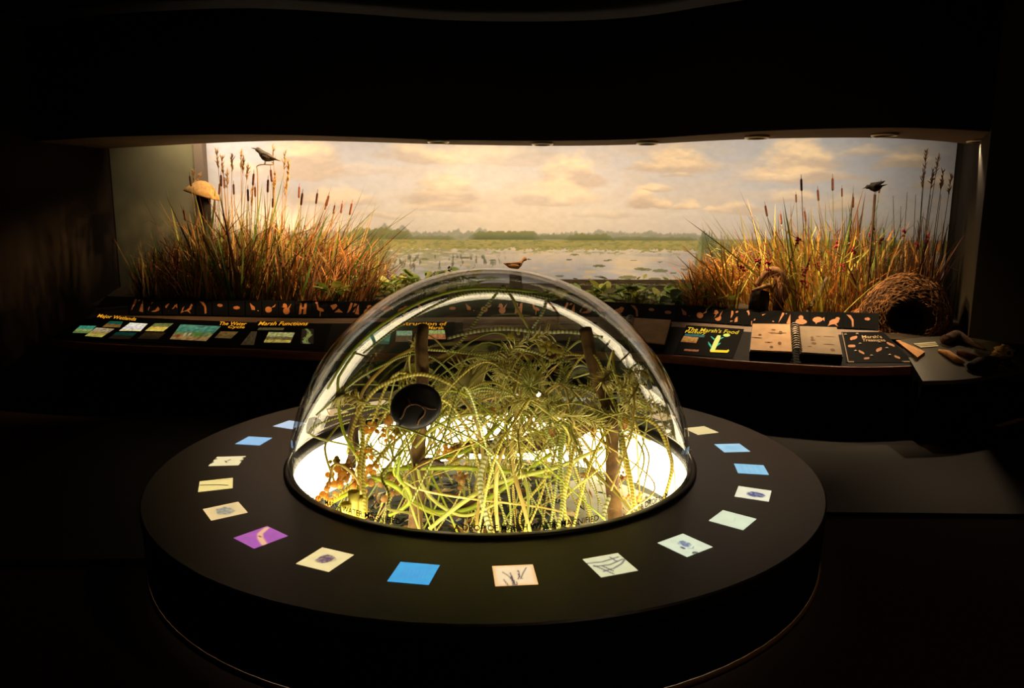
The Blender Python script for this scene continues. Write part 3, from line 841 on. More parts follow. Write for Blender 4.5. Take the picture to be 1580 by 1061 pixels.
# open books on the console
M_page = mat('book_page_tan', (222, 180, 132), (208, 166, 120), rough=.7, scale=12)
M_page2 = mat('book_page_grey', (158, 136, 106), (146, 126, 98), rough=.7, scale=12)
M_cover = mat('book_cover_black', (22, 19, 17), rough=.5)
M_ink = mat('book_ink', (120, 88, 60), rough=.8)
M_wire = mat('binder_wire', (180, 166, 148), rough=.4, metallic=.7)
def open_book(name, label, lp, rp, rings, thick=.05, mats=(M_page, M_page), seed=1):
    c0 = desk(sum(p[0] for p in lp) / 4, sum(p[1] for p in lp) / 4)
    t = thing(name, label, 'book', c0)
    off = -Vector(c0)
    r_ = random.Random(seed)
    for k, pp in enumerate((lp, rp)):
        b = [desk(x, y, .004) + off for x, y in pp]
        up = (b[1] - b[0]).cross(b[3] - b[0]).normalized()
        for nm, h0, h1, m_, ins in (('cover', 0.0, thick * .75, M_cover, 0), ('page_block', thick * .75, thick, mats[k], .03)):
            cc = sum(b, Vector()) / 4
            bb = [p + (cc - p) * ins for p in b]
            v = [p + up * h0 for p in bb] + [p + up * h1 for p in bb]
            bl = obj(nm, (v, [(3, 2, 1, 0), (4, 5, 6, 7), (0, 1, 5, 4), (1, 2, 6, 5), (2, 3, 7, 6), (3, 0, 4, 7)]), m_, t, smooth=False)
        for j in range(9):      # printed drawings and text lines on the page
            u, w = r_.uniform(.12, .8), r_.uniform(.12, .85)
            du, dw = (r_.uniform(.05, .16), .012) if j < 5 else (r_.uniform(.04, .07), r_.uniform(.03, .06))
            def P_(a, c): return bb[0] * (1 - a) * (1 - c) + bb[1] * a * (1 - c) + bb[2] * a * c + bb[3] * (1 - a) * c + up * (thick + .001)
            obj('page_print', ([P_(u + du * math.cos(2 * math.pi * q / 8), w + dw * math.sin(2 * math.pi * q / 8)) for q in range(8)], [tuple(range(8))]), M_ink, bl, smooth=False)
    if rings:
        a, b = desk(*rings[0], .004 + thick) + off, desk(*rings[1], .004 + thick) + off
        side = (b - a).cross(Vector((0, 0, 1))).normalized()
        for j in range(12):
            p = a + (b - a) * (j + .5) / 12
            pts = [p + side * .034 * math.cos(q) + Vector((0, 0, 1)) * (.03 * math.sin(q) - .004) for q in [math.pi * k / 6 for k in range(7)]]
            obj('ring', tube(pts, .006, 5), M_wire, t)
    return t
open_book('board_book', 'thick open board book with tan pages beside the dome edge', [(912, 527), (964, 532), (970, 496), (925, 492)], [(968, 532), (1026, 539), (1036, 501), (974, 497)], ((966, 531), (972, 497)), .05, (M_page2, M_page), 3)
open_book('ring_binder', 'open ring binder with tan left page and grey right page on console', [(1156, 550), (1222, 553), (1219, 509), (1160, 508)], [(1233, 554), (1299, 558), (1290, 514), (1229, 512)], ((1228, 553), (1224, 511)), .06, (M_page, M_page2), 5)

# ------------------------------------------------------------------ low specimen shelf at the right end
TF = [(1424, 588), (1480, 586), (1540, 578), (1600, 566), (1680, 548)]
TB = [(1385, 524), (1440, 519), (1490, 520), (1560, 530), (1640, 532)]
Tf, Tb = rowfun(TF, 0.50), rowfun(TB, 0.70)
def tray_pt(s, t): return Tf(s) * (1 - t) + Tb(s) * t
def solve2(px, py):
    s, t = (px - 1400) / 260.0, .5
    for _ in range(14):
        a = proj(tray_pt(s, t)); e = 1e-4
        b = proj(tray_pt(s + e, t)); c = proj(tray_pt(s, t + e))
        J = np.array([[(b[0] - a[0]) / e, (c[0] - a[0]) / e], [(b[1] - a[1]) / e, (c[1] - a[1]) / e]])
        d = np.linalg.solve(J, np.array([px - a[0], py - a[1]]))
        s += float(np.clip(d[0], -.2, .2)); t += float(np.clip(d[1], -.4, .4))
    return s, t
def tray(px, py, lift=0.0):
    s, t = solve2(px, py); return tray_pt(s, t) + Vector((0, 0, lift))
tr = thing('specimen_shelf', 'low grey green specimen shelf at the right end of the console', 'shelf', (Tf(.3).x, Tf(.3).y, 0))
COFF_S, COFF = COFF, -Vector(tr.location)
M_tray = mat('shelf_green_grey', (70, 66, 52), (62, 59, 48), rough=.3, scale=6, spec=.5)
obj('shelf_top', strip_geo(lambda s: tray_pt(s, 0), lambda s: tray_pt(s, 1), 30), M_tray, tr)
obj('shelf_edge', strip_geo(lambda s: Tf(s) - dn * .03, lambda s: Tf(s) + dn * .002, 30), mat('shelf_edge_grey', (120, 110, 90), rough=.3), tr)
obj('base_panel', strip_geo(lambda s: flat(Tf(s), .022) + Vector((0, .12, 0)), lambda s: flat(Tf(s), .48) + Vector((0, .12, 0)), 30), M_black, tr)
obj('end_panel', ([p + COFF for p in (flat(Tf(0), .022) + Vector((0, .12, 0)), Tf(0) - dn * .03, Tf(0), Tb(0), flat(Tb(0), .022))], [(0, 1, 2, 3, 4)]), M_black, tr, smooth=False)
COFF = COFF_S

def lumpy_log(pts, rads, seed, sides=10, lump=.25, n=24):
    P_ = crom(pts, n)
    R_ = list(np.interp(np.linspace(0, 1, n + 1), np.linspace(0, 1, len(rads)), rads))
    v, f, uv = tube(P_, R_, sides)
    out = []
    for i, q in enumerate(v):
        c = P_[i // (sides + 1)]
        d = Vector(q) - c
        q2 = Vector(q)
        nn = noise.noise(Vector((q2.x * 9, q2.y * 9, q2.z * 9)) + Vector((seed, 0, 0))) + .5 * noise.noise(q2 * 25 + Vector((0, seed, 0)))
        out.append(tuple(c + d * (1 + lump * nn)))
    return out, f
def on_tray(name, label, cat, px_pts, rads, m, h, seed, group=None):
    pts = [tray(x, y, h + r) for (x, y), r in zip(px_pts, rads)]
    o = thing(name, label, cat, tuple(tray(*px_pts[0])), group=group)
    v, f = lumpy_log(pts, rads, seed)
    off = Vector(o.location)
    obj('body', ([Vector(p) - off for p in v], f), m, o)
    return o
M_bark = mat('bark_brown', (92, 66, 46), (58, 42, 32), rough=.85, scale=22, bump=.6)
M_tan = mat('bare_wood_tan', (216, 160, 92), (180, 120, 68), rough=.7, scale=14, stretch=(6, 1, 1), bump=.3)
M_bone = mat('old_bone_yellow', (206, 172, 98), (150, 112, 56), rough=.6, scale=18, bump=.4)
c = [tray(*p, .002) for p in ((1382, 527), (1386, 526.5), (1427, 548), (1415, 557))]
wd = thing('wood_wedge', 'pale orange split wood wedge leaning at the shelf left edge', 'wood piece', tuple(c[0]))
off = Vector(c[0])
v = [p - off for p in c] + [p - off + Vector((0, 0, .03 if i > 1 else .012)) for i, p in enumerate(c)]
obj('body', (v, [(4, 5, 6, 7), (0, 1, 5, 4), (1, 2, 6, 5), (2, 3, 7, 6), (3, 0, 4, 7)]), M_tan, wd, smooth=False)
cc = [tray(*p, .003) for p in ((1420, 537), (1448, 535), (1443, 528), (1409, 531))]
cd = thing('label_card', 'small pale printed card lying on the specimen shelf', 'card', tuple(cc[0])); off = Vector(cc[0])
v = [p - off for p in cc] + [p - off + Vector((0, 0, .004)) for p in cc]
obj('card_sheet', (v, [(4, 5, 6, 7), (0, 1, 5, 4), (1, 2, 6, 5), (2, 3, 7, 6), (3, 0, 4, 7)]), mat('card_cream', (190, 176, 140), rough=.6), cd, smooth=False)
for a, b in ((.25, .4), (.6, .72)):
    q = [cc[0].lerp(cc[3], a), cc[1].lerp(cc[2], a), cc[1].lerp(cc[2], b), cc[0].lerp(cc[3], b)]
    obj('print_line', ([p - off + Vector((0, 0, .005)) for p in q], [(0, 1, 2, 3)]), mat('card_green_ink', (84, 96, 62), rough=.7), cd, smooth=False)
on_tray('driftwood_shard', 'long tan driftwood shard in the middle of the specimen shelf', 'wood piece', [(1449, 543), (1462, 551), (1476, 560), (1487, 563)], [.012, .03, .032, .014], M_tan, 0, 1.3)
on_tray('forked_branch', 'dark forked branch at the back of the specimen shelf', 'branch', [(1458, 532), (1475, 527), (1495, 533), (1520, 541)], [.045, .05, .03, .01], M_bark, 0, 4.2)
on_tray('bark_strip', 'dark red brown bark strip beside the driftwood shard', 'wood piece', [(1478, 546), (1492, 552), (1505, 556), (1512, 560)], [.02, .028, .025, .012], mat('bark_red', (110, 60, 40), (70, 40, 28), rough=.8, scale=20), 0, 7.7)
on_tray('dark_log', 'short dark log lying at the front of the specimen shelf', 'log', [(1497, 572), (1510, 570), (1525, 567), (1537, 563)], [.035, .05, .05, .035], mat('log_dark', (62, 46, 38), (36, 28, 24), rough=.85, scale=16, bump=.5), 0, 2.4)
kp = tray(1548, 558, .07)
kn = thing('knobby_skull', 'small knobby yellow skull specimen at the shelf right end', 'specimen', tuple(tray(1548, 558)))
off = Vector(kn.location)
kv = blob((0, 0, .075), .08, .06, .06, 16, 12, .5, 2.0, 3.0)
obj('cranium', kv, M_bone, kn)
obj('snout', blob((-.075, -.01, .05), .045, .035, .03, 12, 8, .4, 5.0, 4), M_bone, kn)
for sx in (-.012, .045):
    obj('eye_socket', blob((sx + .01, -.052, .085), .018, .012, .018, 10, 6), M_cover, kn)
# ------------------------------------------------------------------ diorama ground
_ss = np.linspace(0, 1, 120)
_lx = np.array([Ft(float(s)).x for s in _ss]); _ly = np.array([Ft(float(s)).y for s in _ss])
def ledge_y(x): return float(np.interp(x, _lx, _ly))
def back_y(x):
    if x < XL:
        t = (x - PA.x) / (XL - PA.x)
        return PA.y + (ymural(XL) - 0.12 - PA.y) * max(t, 0)
    return ymural(x)
def ground_z(x, y):
    y0, y1 = ledge_y(x) + .04, back_y(x)
    t = min(max((y - y0) / max(y1 - y0, .05), 0), 1)
    dip = min(max((x - 2.75) / .3, 0), 1)
    return 0.80 - .14 * dip + 0.16 * t + 0.012 * noise.noise(Vector((x * 5, y * 5, 0)))
gx = np.linspace(PA.x + .05, XR - .02, 90)
v, f = [], []
for x in gx:
    for k in range(12):
        y = ledge_y(x) + .04 + (back_y(x) - .03 - ledge_y(x) - .04) * k / 11
        v.append((x, y, ground_z(x, y)))
for i in range(89):
    for k in range(11):
        a = i * 12 + k
        f.append((a, a + 12, a + 13, a + 1))
struct(obj('floor_diorama', (v, f), mat('marsh_soil', (62, 50, 33), (44, 38, 27), rough=.95, scale=12, bump=.5)))

# ------------------------------------------------------------------ reeds and cattails
def blade_mesh(bend, width, n=7, kink=None):
    v, f = [], []
    for i in range(n + 1):
        t = i / n
        w = width * (1 - t) ** .7 * (.75 + .25 * math.sin(math.pi * min(t * 2, 1)))
        x = bend * t * t
        z = t * (1 - abs(bend) * .25 * t)
        if kink and t > kink:
            x += (t - kink) * .8 * (1 if bend >= 0 else -1); z -= (t - kink) * 1.15
        v += [(x, -w, z), (x + w * .35, 0, z), (x, w, z)]
    for i in range(n):
        a = i * 3
        f += [(a, a + 3, a + 4, a + 1), (a + 1, a + 4, a + 5, a + 2)]
    return mesh('blade', v, f)
REED = {}
for nm, a, b in (('green', (116, 140, 52), (84, 112, 42)), ('olive', (170, 162, 62), (136, 136, 52)), ('yellow', (222, 204, 78), (186, 170, 64)), ('tan', (222, 178, 106), (190, 142, 78)),
                 ('orange', (214, 138, 62), (172, 106, 50)), ('brown', (112, 80, 50), (82, 58, 40)), ('dark', (74, 62, 40), (52, 46, 32)), ('red', (128, 62, 48), (92, 46, 38))):
    REED[nm] = mat('reed_' + nm, a, b, rough=.55, scale=4, translucent=.25)
BL = {}
for nm in REED:
    BL[nm] = []
    for k in range(6):
        me = blade_mesh([.04, .08, .14, .22, -.06, .3][k], [.018, .024, .021, .017, .021, .016][k], kink=(.66 if k == 5 else .8 if k == 3 else None))
        me.materials.append(REED[nm]); BL[nm].append(me)
stalk_me = {}
def stalk_mesh(nm):
    if nm not in stalk_me:
        v, f, uv = tube(crom([(0, 0, 0), (.01, .005, .5), (0, 0, 1)], 4), [.005, .0045, .004, .0035, .003], 5)
        me = mesh('stalk', v, f); me.materials.append(REED[nm]); stalk_me[nm] = me
    return stalk_me[nm]
sv, sf = lathe([(.001, 0), (.009, .004), (.0115, .02), (.0115, .11), (.009, .125), (.003, .13), (.002, .17), (.0005, .175)], 9)
head_me = mesh('seed_head', sv, sf); head_me.materials.append(mat('cattail_head_brown', (128, 68, 38), (98, 52, 30), rough=.9, scale=30))

def weighted(r, d):
    k = list(d); w = [d[x] for x in k]
    return r.choices(k, w)[0]
def interp(x, tab):
    return float(np.interp(x, [a for a, b in tab], [b for a, b in tab]))

def reed_plant(name, label, group, px, dep, top_y, lean, pal, r, nb, head=False, spread=.24):
    Yb = None
    # base point on the diorama ground below this photo column
    Y = 3.6
    for _ in range(5):
        x = aty(px, 460, Y).x
        y0, y1 = ledge_y(x) + .09, back_y(x) - .10
        Y = y0 + (y1 - y0) * dep
    base = Vector((x, Y, ground_z(x, Y) - .01))
    top = aty(px, top_y, Y).z
    H = max(.2, top - base.z) * (1.1 if px < 700 else 1.03)
    t = thing(name, label, 'reeds', tuple(base), (0, 0, 0), group)
    for k in range(nb):
        nm = weighted(r, pal)
        h = H * r.uniform(.6, 1.1)
        ln = lean + r.gauss(0, spread)
        bl = link('blade', BL[nm][r.choice([0, 1, 1, 2, 2, 3, 4, 5])], None, t, (r.uniform(-.04, .04), r.uniform(-.03, .03), 0),
                  (r.gauss(0, .06), ln, 0), (h, h, h / max(.6, math.cos(min(abs(ln), .9)))))
        flip = math.pi if r.random() < (.5 - max(-.45, min(.45, lean * 1.2))) else 0
        bl.rotation_euler = (Matrix.Rotation(ln, 3, 'Y') @ Matrix.Rotation(r.gauss(0, .07), 3, 'X') @ Matrix.Rotation(flip + r.gauss(0, .7), 3, 'Z')).to_euler()
    if head:
        h = H * r.uniform(.98, 1.15); ln = lean * .5 + r.gauss(0, .05)
        rot = Matrix.Rotation(ln, 3, 'Y').to_euler()
        link('stalk', stalk_mesh(weighted(r, {'tan': 2, 'olive': 2, 'brown': 1})), None, t, (0, 0, 0), rot, (1, 1, h))
        tip = Matrix.Rotation(ln, 3, 'Y') @ Vector((0, 0, h * .985))
        link('seed_head', head_me, None, t, tip, rot, r.uniform(.75, 1.05))
    return t

r = random.Random(11)
TOPL = [(205, 420), (250, 385), (290, 345), (330, 322), (400, 316), (450, 322), (500, 342), (545, 366), (585, 400)]
LEANL = [(205, -.06), (300, -.02), (400, .10), (470, .26), (530, .42), (585, .55)]
for i in range(150):
    px = 208 + (578 - 208) * ((i + r.random()) / 150)
    dep = r.random()
    u = (px - 208) / 370
    pal = {'green': 2.6 if px < 480 else 1.2, 'olive': 2, 'tan': 2 + 1.5 * u, 'orange': .6 + 2.6 * u, 'brown': 1.4, 'dark': 2.2 * (1 - u)}
    reed_plant('cattail_plant', ('cattail plant at the dim end of the left bank beside the sage wall' if px < 290 else 'cattail plant in the left bank under the straw cap and perched bird' if px < 400 else
               'green and orange cattail plant in the middle of the left bank' if px < 490 else 'orange cattail plant leaning right at the water end of the left bank'), 'cattails in the left reed bank', px, dep,
               interp(px, TOPL) + r.gauss(6, 16), interp(px, LEANL), pal, r, 7, head=(i % 4 == 0 and 300 < px < 520))
TOPR = [(1060, 410), (1095, 388), (1140, 360), (1190, 338), (1230, 318), (1290, 310), (1335, 322), (1370, 340), (1420, 330), (1466, 345)]
LEANR = [(1060, -.06), (1120, -.28), (1200, -.34), (1270, -.12), (1330, .02), (1465, .03)]
for i in range(145):
    px = 1062 + (1446 - 1062) * ((i + r.random()) / 145)
    dep = .4 + .6 * r.random() if px > 1275 or 1138 < px < 1228 else r.random()
    if px < 1120: pal = {'tan': 3, 'orange': 2, 'brown': 1.4, 'olive': 1}
    elif px < 1300: pal = {'yellow': 3, 'olive': 3, 'green': 1.6, 'orange': 1.6, 'tan': 1.2, 'red': .35}
    elif px < 1370: pal = {'olive': 2.4, 'green': 3, 'tan': 1, 'brown': 1.5, 'red': .8}
    else: pal = {'brown': 3, 'dark': 2.5, 'red': 1.2, 'tan': 1.3, 'olive': .6}
    reed_plant('cattail_plant', 'dry tan reed plant at the water end of the right bank' if px < 1120 else 'yellow green cattail plant leaning left behind the hollow stump' if px < 1225 else 'green cattail plant in the middle of the right bank' if px < 1300 else 'green cattail plant around the black bird stake' if px < 1370 else 'dark dry reed plant beside the dark right wall',
               'cattails in the right reed bank' if px < 1370 else 'dry reeds by the right wall', px, dep,
               interp(px, TOPR) + r.gauss(8, 15), interp(px, LEANR), pal, r, 6 if px > 1110 else 4, head=(i % 5 == 0 and 1200 < px < 1340), spread=.26 if px < 1300 else .15)

# tall plumed reeds
def plume_reed(px, top, Yoff, lean, dark, label, group, plume=True):
    Y = 3.6
    for _ in range(5):
        x = aty(px, 400, Y).x
        y0, y1 = ledge_y(x) + .1, back_y(x) - .12
        Y = y0 + (y1 - y0) * Yoff
    tipw = aty(px, top, Y)
    base = Vector((tipw.x - lean * .9, Y, ground_z(tipw.x, Y) - .01))
    t = thing('plume_reed', label, 'reeds', tuple(base), group=group)
    L = tipw - base
    pts = crom([Vector((0, 0, 0)), L * .5 + Vector((-lean * .25, 0, 0)), L], 10)
    obj('stalk', tube(pts, list(np.linspace(.006, .0025, 11)), 5), REED['dark' if dark else 'tan'], t)
    if plume:
        rr = random.Random(int(px * 7 + top))
        gs = []
        d = (pts[-1] - pts[-3]).normalized()
        for k in range(26):
            p = pts[-1] - d * (.02 + .18 * rr.random())
            q = p + d * rr.uniform(.03, .07) + Vector((rr.gauss(0, .014), rr.gauss(0, .012), 0))
            gs.append(tube([p, (p + q) / 2 + Vector((rr.gauss(0, .004), 0, 0)), q], [.004, .005, .001], 4))
        obj('plume', join(*gs), REED['brown' if dark else 'tan'], t)
    for k in range(2):
        rr = random.Random(int(px * 3 + k))
        link('blade', BL['dark' if dark else 'tan'][rr.choice([2, 3, 5])], None, t, L * rr.uniform(.2, .45), (0, lean * .5, rr.uniform(0, 6.28)), rr.uniform(.35, .6))
for px, top, yo, ln in ((298, 262, .5, -.02), (306, 268, .6, .02), (334, 232, .5, -.05), (342, 240, .6, -.02), (358, 236, .4, .06), (372, 233, .7, .05), (376, 242, .5, .10), (383, 250, .6, .14),
                        (421, 226, .7, .0), (440, 232, .5, .10), (446, 250, .3, .12), (424, 268, .4, .07), (443, 275, .5, .13), (350, 262, .5, .02), (390, 290, .6, .1)):
    plume_reed(px, top, yo, ln, False, 'tall tan plumed reed rising above the left reed bank', 'plumed reeds on the left')
for px, top, yo, ln in ((1429, 232, .5, -.02), (1448, 240, .6, .06), (1440, 262, .4, .04), (1456, 262, .5, .05), (1468, 272, .6, .05), (1425, 262, .7, -.03), (1452, 300, .3, .02), (1413, 300, .5, -.04),
                        (1400, 296, .6, -.02), (1436, 300, .4, .02), (1378, 302, .5, -.1), (1390, 318, .6, -.06)):
    plume_reed(px, top, yo, ln, True, 'tall dark plumed reed standing against the right wall edge', 'plumed reeds on the right', plume=top < 290)

# dense dead stalks at the foot of both reed banks: nobody could count them
def thatch(name, label, px0, px1, n, tops, pal, seed, leans):
    rr = random.Random(seed)
    v, f, cols = [], [], []
    for i in range(n):
        px = rr.uniform(px0, px1)
        Y = 3.6
        dep = .36 + .64 * rr.random() if px > 1275 or 1138 < px < 1228 else rr.random()
        for _ in range(4):
            x = aty(px, 460, Y).x
            y0, y1 = ledge_y(x) + .06, back_y(x) - .06
            Y = y0 + (y1 - y0) * dep
        z = ground_z(x, Y) - .01
        H = (aty(px, interp(px, tops), Y).z - z) * rr.uniform(.25, .8)
        H = max(H, .08)
        ln = interp(px, leans) * .8 + rr.gauss(0, .22)
        w = rr.uniform(.003, .008)
        if i % 5 < 2:                      # broken and bent leaf pieces caught higher up
            z += H * rr.uniform(.1, 1.0); H = rr.uniform(.1, .3); w = rr.uniform(.006, .013); ln = rr.gauss(interp(px, leans) * 1.5, .8)
        if px < 265 or px > 1390: ln *= .25
        b = rr.gauss(0, .15) * H
        a0 = len(v)
        ang = rr.uniform(-.6, .6)
        wx, wy = w * math.cos(ang), w * math.sin(ang)
        for t in (0, .5, 1):
            cx = x + ln * H * t + b * t * t; cz = z + H * t * (1 - .15 * abs(ln)); ww = 1 - .75 * t
            v += [(cx - wx * ww, Y - wy * ww, cz), (cx + wx * ww, Y + wy * ww + .002, cz)]
        f += [(a0, a0 + 1, a0 + 3, a0 + 2), (a0 + 2, a0 + 3, a0 + 5, a0 + 4)]
        c = np.array(lin(weighted(rr, pal))) * rr.uniform(.7, 1.2) * (1.7 if i % 5 < 2 else 1.1)
        cols += [c] * 6
    o = link(name, mesh(name, v, f, False, None, np.array(cols)), vcol('dead_stalks', .7, 0, .2))
    return tag(o, label, 'dead reeds', kind='stuff')
thatch('dead_reed_stalks', 'thicket of brown dead stalks at the foot of the left reed bank', 212, 572, 3400, TOPL,
       {(150, 96, 52): 3, (196, 128, 66): 2, (96, 70, 44): 3, (110, 110, 52): 1.5, (60, 48, 34): 2}, 21, LEANL)
thatch('dead_reed_stalks', 'thicket of orange dead stalks at the foot of the right reed bank', 1062, 1446, 3000, TOPR,
       {(176, 112, 52): 3, (210, 146, 70): 2.5, (110, 76, 44): 2, (130, 120, 54): 1.5, (70, 50, 36): 1.5}, 22, LEANR)

# red flowering weeds between the right reeds
M_redf = mat('weed_flower_red', (176, 40, 46), (120, 26, 50), rough=.7, scale=30)
for k, (px, top) in enumerate(((1144, 408), (1170, 398), (1186, 404), (1232, 366), (1243, 412), (1262, 405), (1291, 372), (1318, 380), (1240, 432), (1345, 352), (1360, 366), (1416, 372), (1396, 352), (1430, 362), (1301, 408))):
    rr = random.Random(k + 50)
    Y = 3.2
    for _ in range(5):
        x = aty(px, top, Y).x
        Y = ledge_y(x) + (.12 if px < 1280 else 1.0)
    tip = aty(px, top, Y)
    base = Vector((tip.x + rr.gauss(0, .08), Y, ground_z(tip.x, Y) - .01))
    t = thing('red_weed', 'slender weed with a red flower spike among the right reeds', 'weed', tuple(base), group='red flowering weeds')
    pts = crom([Vector(), (tip - base) * .5 + Vector((rr.gauss(0, .03), 0, 0)), tip - base], 6)
    obj('stem', tube(pts, .004, 4), REED['brown'], t)
    gs = [blob(pts[-1] + Vector((rr.gauss(0, .012), rr.gauss(0, .01), -rr.uniform(0, .08))), .010, .010, .013, 6, 4) for _ in range(9)]
    obj('flower_spike', join(*gs), M_redf, t)

# ------------------------------------------------------------------ broad-leaved bank plants
def leaf_mesh(L=1.0, W=.34, n=7, cup=.12):
    v, f = [], []
    for i in range(n + 1):
        t = i / n
        w = W * math.sin(math.pi * (t ** .75)) ** .8 if 0 < t < 1 else .002
        z = -cup * t * t
        v += [(t * L, -w, z + w * .25), (t * L, 0, z), (t * L, w, z + w * .25)]
    for i in range(n):
        a = i * 3
        f += [(a, a + 3, a + 4, a + 1), (a + 1, a + 4, a + 5, a + 2)]
    return mesh('leaf', v, f)
LEAFM = [mat('bank_leaf_green', (112, 132, 52), (84, 108, 42), rough=.45, scale=9, translucent=.3), mat('bank_leaf_yellow', (170, 164, 70), (132, 140, 56), rough=.45, scale=9, translucent=.3)]
LEAFS = []
for m_ in LEAFM:
    for W in (.26, .36):
        me = leaf_mesh(1, W); me.materials.append(m_); LEAFS.append(me)
M_petiole = mat('petiole_green', (120, 124, 60), rough=.5)
M_purple = mat('pickerel_purple', (150, 110, 160), (112, 84, 130), rough=.7, scale=30)
def bank_plant(px, py, Yf, nl, size, label, group, flower=0, seed=0):
    rr = random.Random(seed)
    Y = 3.7
    for _ in range(5):
        x = aty(px, py, Y).x
        Y = ledge_y(x) + .1 + (back_y(x) - ledge_y(x) - .3) * Yf
    top = aty(px, py, Y)
    base = Vector((top.x, Y, ground_z(top.x, Y) - .01))
    H = max(.06, top.z - base.z)
    t = thing('broadleaf_plant', label, 'plant', tuple(base), group=group)
    for k in range(nl):
        a = rr.uniform(0, 6.28); h = H * rr.uniform(.35, 1.0); sp_ = rr.uniform(.03, .14)
        tip = Vector((math.cos(a) * sp_, math.sin(a) * sp_ * .7, h))
        obj('petiole', tube(crom([Vector(), tip * .5 + Vector((0, 0, h * .1)), tip], 4), .004, 4), M_petiole, t)
        link('leaf', rr.choice(LEAFS[:2] if rr.random() < .6 else LEAFS[2:]), None, t, tip, (rr.uniform(-.5, .5), rr.uniform(-.9, .35), a + rr.uniform(-.5, .5)), size * rr.uniform(.7, 1.25))
    for k in range(flower):
        p = Vector((rr.uniform(-.08, .08), rr.uniform(-.05, .05), H * rr.uniform(1.0, 1.15)))
        obj('flower_stem', tube([Vector((0, 0, 0)), p * .5, p], .004, 4), M_petiole, t)
        obj('flower_spike', join(*[blob(p + Vector((rr.gauss(0, .008), rr.gauss(0, .008), q * .012)), .013, .013, .01, 6, 4) for q in range(7)]), M_purple, t)
for k in range(26):
    rr = random.Random(300 + k)
    px = 512 + 215 * (k + rr.random()) / 26
    bank_plant(px, 440 - 14 * rr.random() + (8 if px < 560 else -14 * rr.random()), rr.random() * .85, 9, .15, 'leafy green marsh plant on the bank left of the dome', 'leafy plants left of the dome', 1 if k % 4 == 2 and px > 560 else 0, k)
for k in range(26):
    rr = random.Random(400 + k)
    px = 880 + 232 * (k + rr.random()) / 26
    bank_plant(px, 450 - 16 * rr.random() + 6, rr.random() * .5, 8, .15, 'leafy green marsh plant on the bank right of the dome', 'leafy plants right of the dome', 0, 90 + k)
for k in range(10):
    rr = random.Random(500 + k)
    bank_plant(890 + 19 * k, 428 + rr.random() * 8, .92, 6, .08, 'small leafy sprig growing behind the weathered rail', 'sprigs behind the rail', 0, 190 + k)
for k in range(14):
    rr = random.Random(540 + k)
    bank_plant(728 + 11 * k, 447 + rr.random() * 8, .3, 6, .13, 'leafy green marsh plant on the bank directly behind the dome', 'leafy plants behind the dome', 0, 260 + k)

# weathered rails lying along the far bank
M_rail = mat('rail_weathered_wood', (98, 84, 62), (66, 56, 44), rough=.85, scale=8, stretch=(1, 10, 10), bump=.5)
a, b = aty(858, 437, 4.5), aty(1092, 438, 4.35)
rail = thing('weathered_rail', 'dark weathered plank rail along the bank right of the dome', 'rail', tuple(a))
for dz, dy, h in ((0, 0, .045), (-.085, -.06, .07)):
    L = b - a
    v, f = box(0, 1, 0, .05, dz, dz + h)
    v = [(p[0] * L.x, p[1] + dy + p[0] * L.y, p[2] + p[0] * L.z + .004 * noise.noise(Vector((p[0] * 9, p[2] * 20, 1)))) for p in v]
    obj('rail_board', (v, f), M_rail, rail, smooth=False)
for u in (.08, .5, .92):
    q = L * u
    gz = ground_z(a.x + q.x, a.y + q.y) - a.z
    obj('rail_post', box(q.x - .02, q.x + .02, q.y + .02, q.y + .07, gz - .02, q.z + .01), M_rail, rail, smooth=False)

# leaning pole
a = aty(1276, 428, 2.95); x_ = aty(1238, 480, 2.75)
lp_ = thing('leaning_pole', 'bare grey pole leaning among the right reeds', 'pole', (x_.x, x_.y, x_.z - .06))
obj('shaft', lumpy_log([Vector((0, 0, 0)), (a - x_) * .5, a - x_ + Vector((0, 0, .06))], [.022, .02, .014], 3.0, 8, .15, 12), mat('pole_grey_wood', (138, 116, 86), (104, 86, 64), rough=.8, scale=14), lp_)

# hollow stump with shaggy bark
Ys = 2.85
b0 = aty(1171, 486, Ys)
st = thing('hollow_stump', 'dark hollow stump with shaggy pale bark arching over it', 'stump', tuple(b0))
loc = lambda px, py, dy=0: aty(px, py, Ys + dy) - b0
M_stump = mat('stump_dark', (58, 42, 32), (36, 27, 22), rough=.9, scale=18, bump=.6)
M_shag = mat('shaggy_bark', (190, 140, 88), (96, 70, 48), rough=.85, scale=16, stretch=(1, 1, .25), bump=.6)
obj('trunk', lumpy_log([loc(1171, 488), loc(1171, 470), loc(1173, 456), loc(1176, 447)], [.092, .09, .085, .07], 6.1, 14, .14, 12), M_stump, st)
obj('bark_arch', lumpy_log([loc(1166, 441, .03), loc(1176, 428, .05), loc(1190, 419, .06), loc(1203, 428, .06), loc(1207, 445, .05), loc(1202, 462, .03), loc(1198, 486, .02)], [.02, .035, .045, .06, .07, .06, .05], 8.8, 12, .3, 30), M_shag, st)
obj('rim', lumpy_log([loc(1160, 449, -.05), loc(1172, 445, -.08), loc(1186, 441, -.05), loc(1190, 450, 0)], [.012, .02, .022, .014], 2.2, 8, .3, 14), M_shag, st)
rr = random.Random(77)
gs = []
for k in range(70):
    u = rr.random()
    p = loc(1194 + 14 * rr.random(), 425 + 20 * u, .02 - .08 * rr.random())
    gs.append(tube([p, p + Vector((rr.gauss(0, .012), -.01, -rr.uniform(.04, .10))), p + Vector((rr.gauss(0, .03), -.012, -rr.uniform(.1, .2)))], [.005, .004, .001], 4))
o = obj('bark_shreds', join(*gs), M_shag, st); o['kind'] = 'stuff'

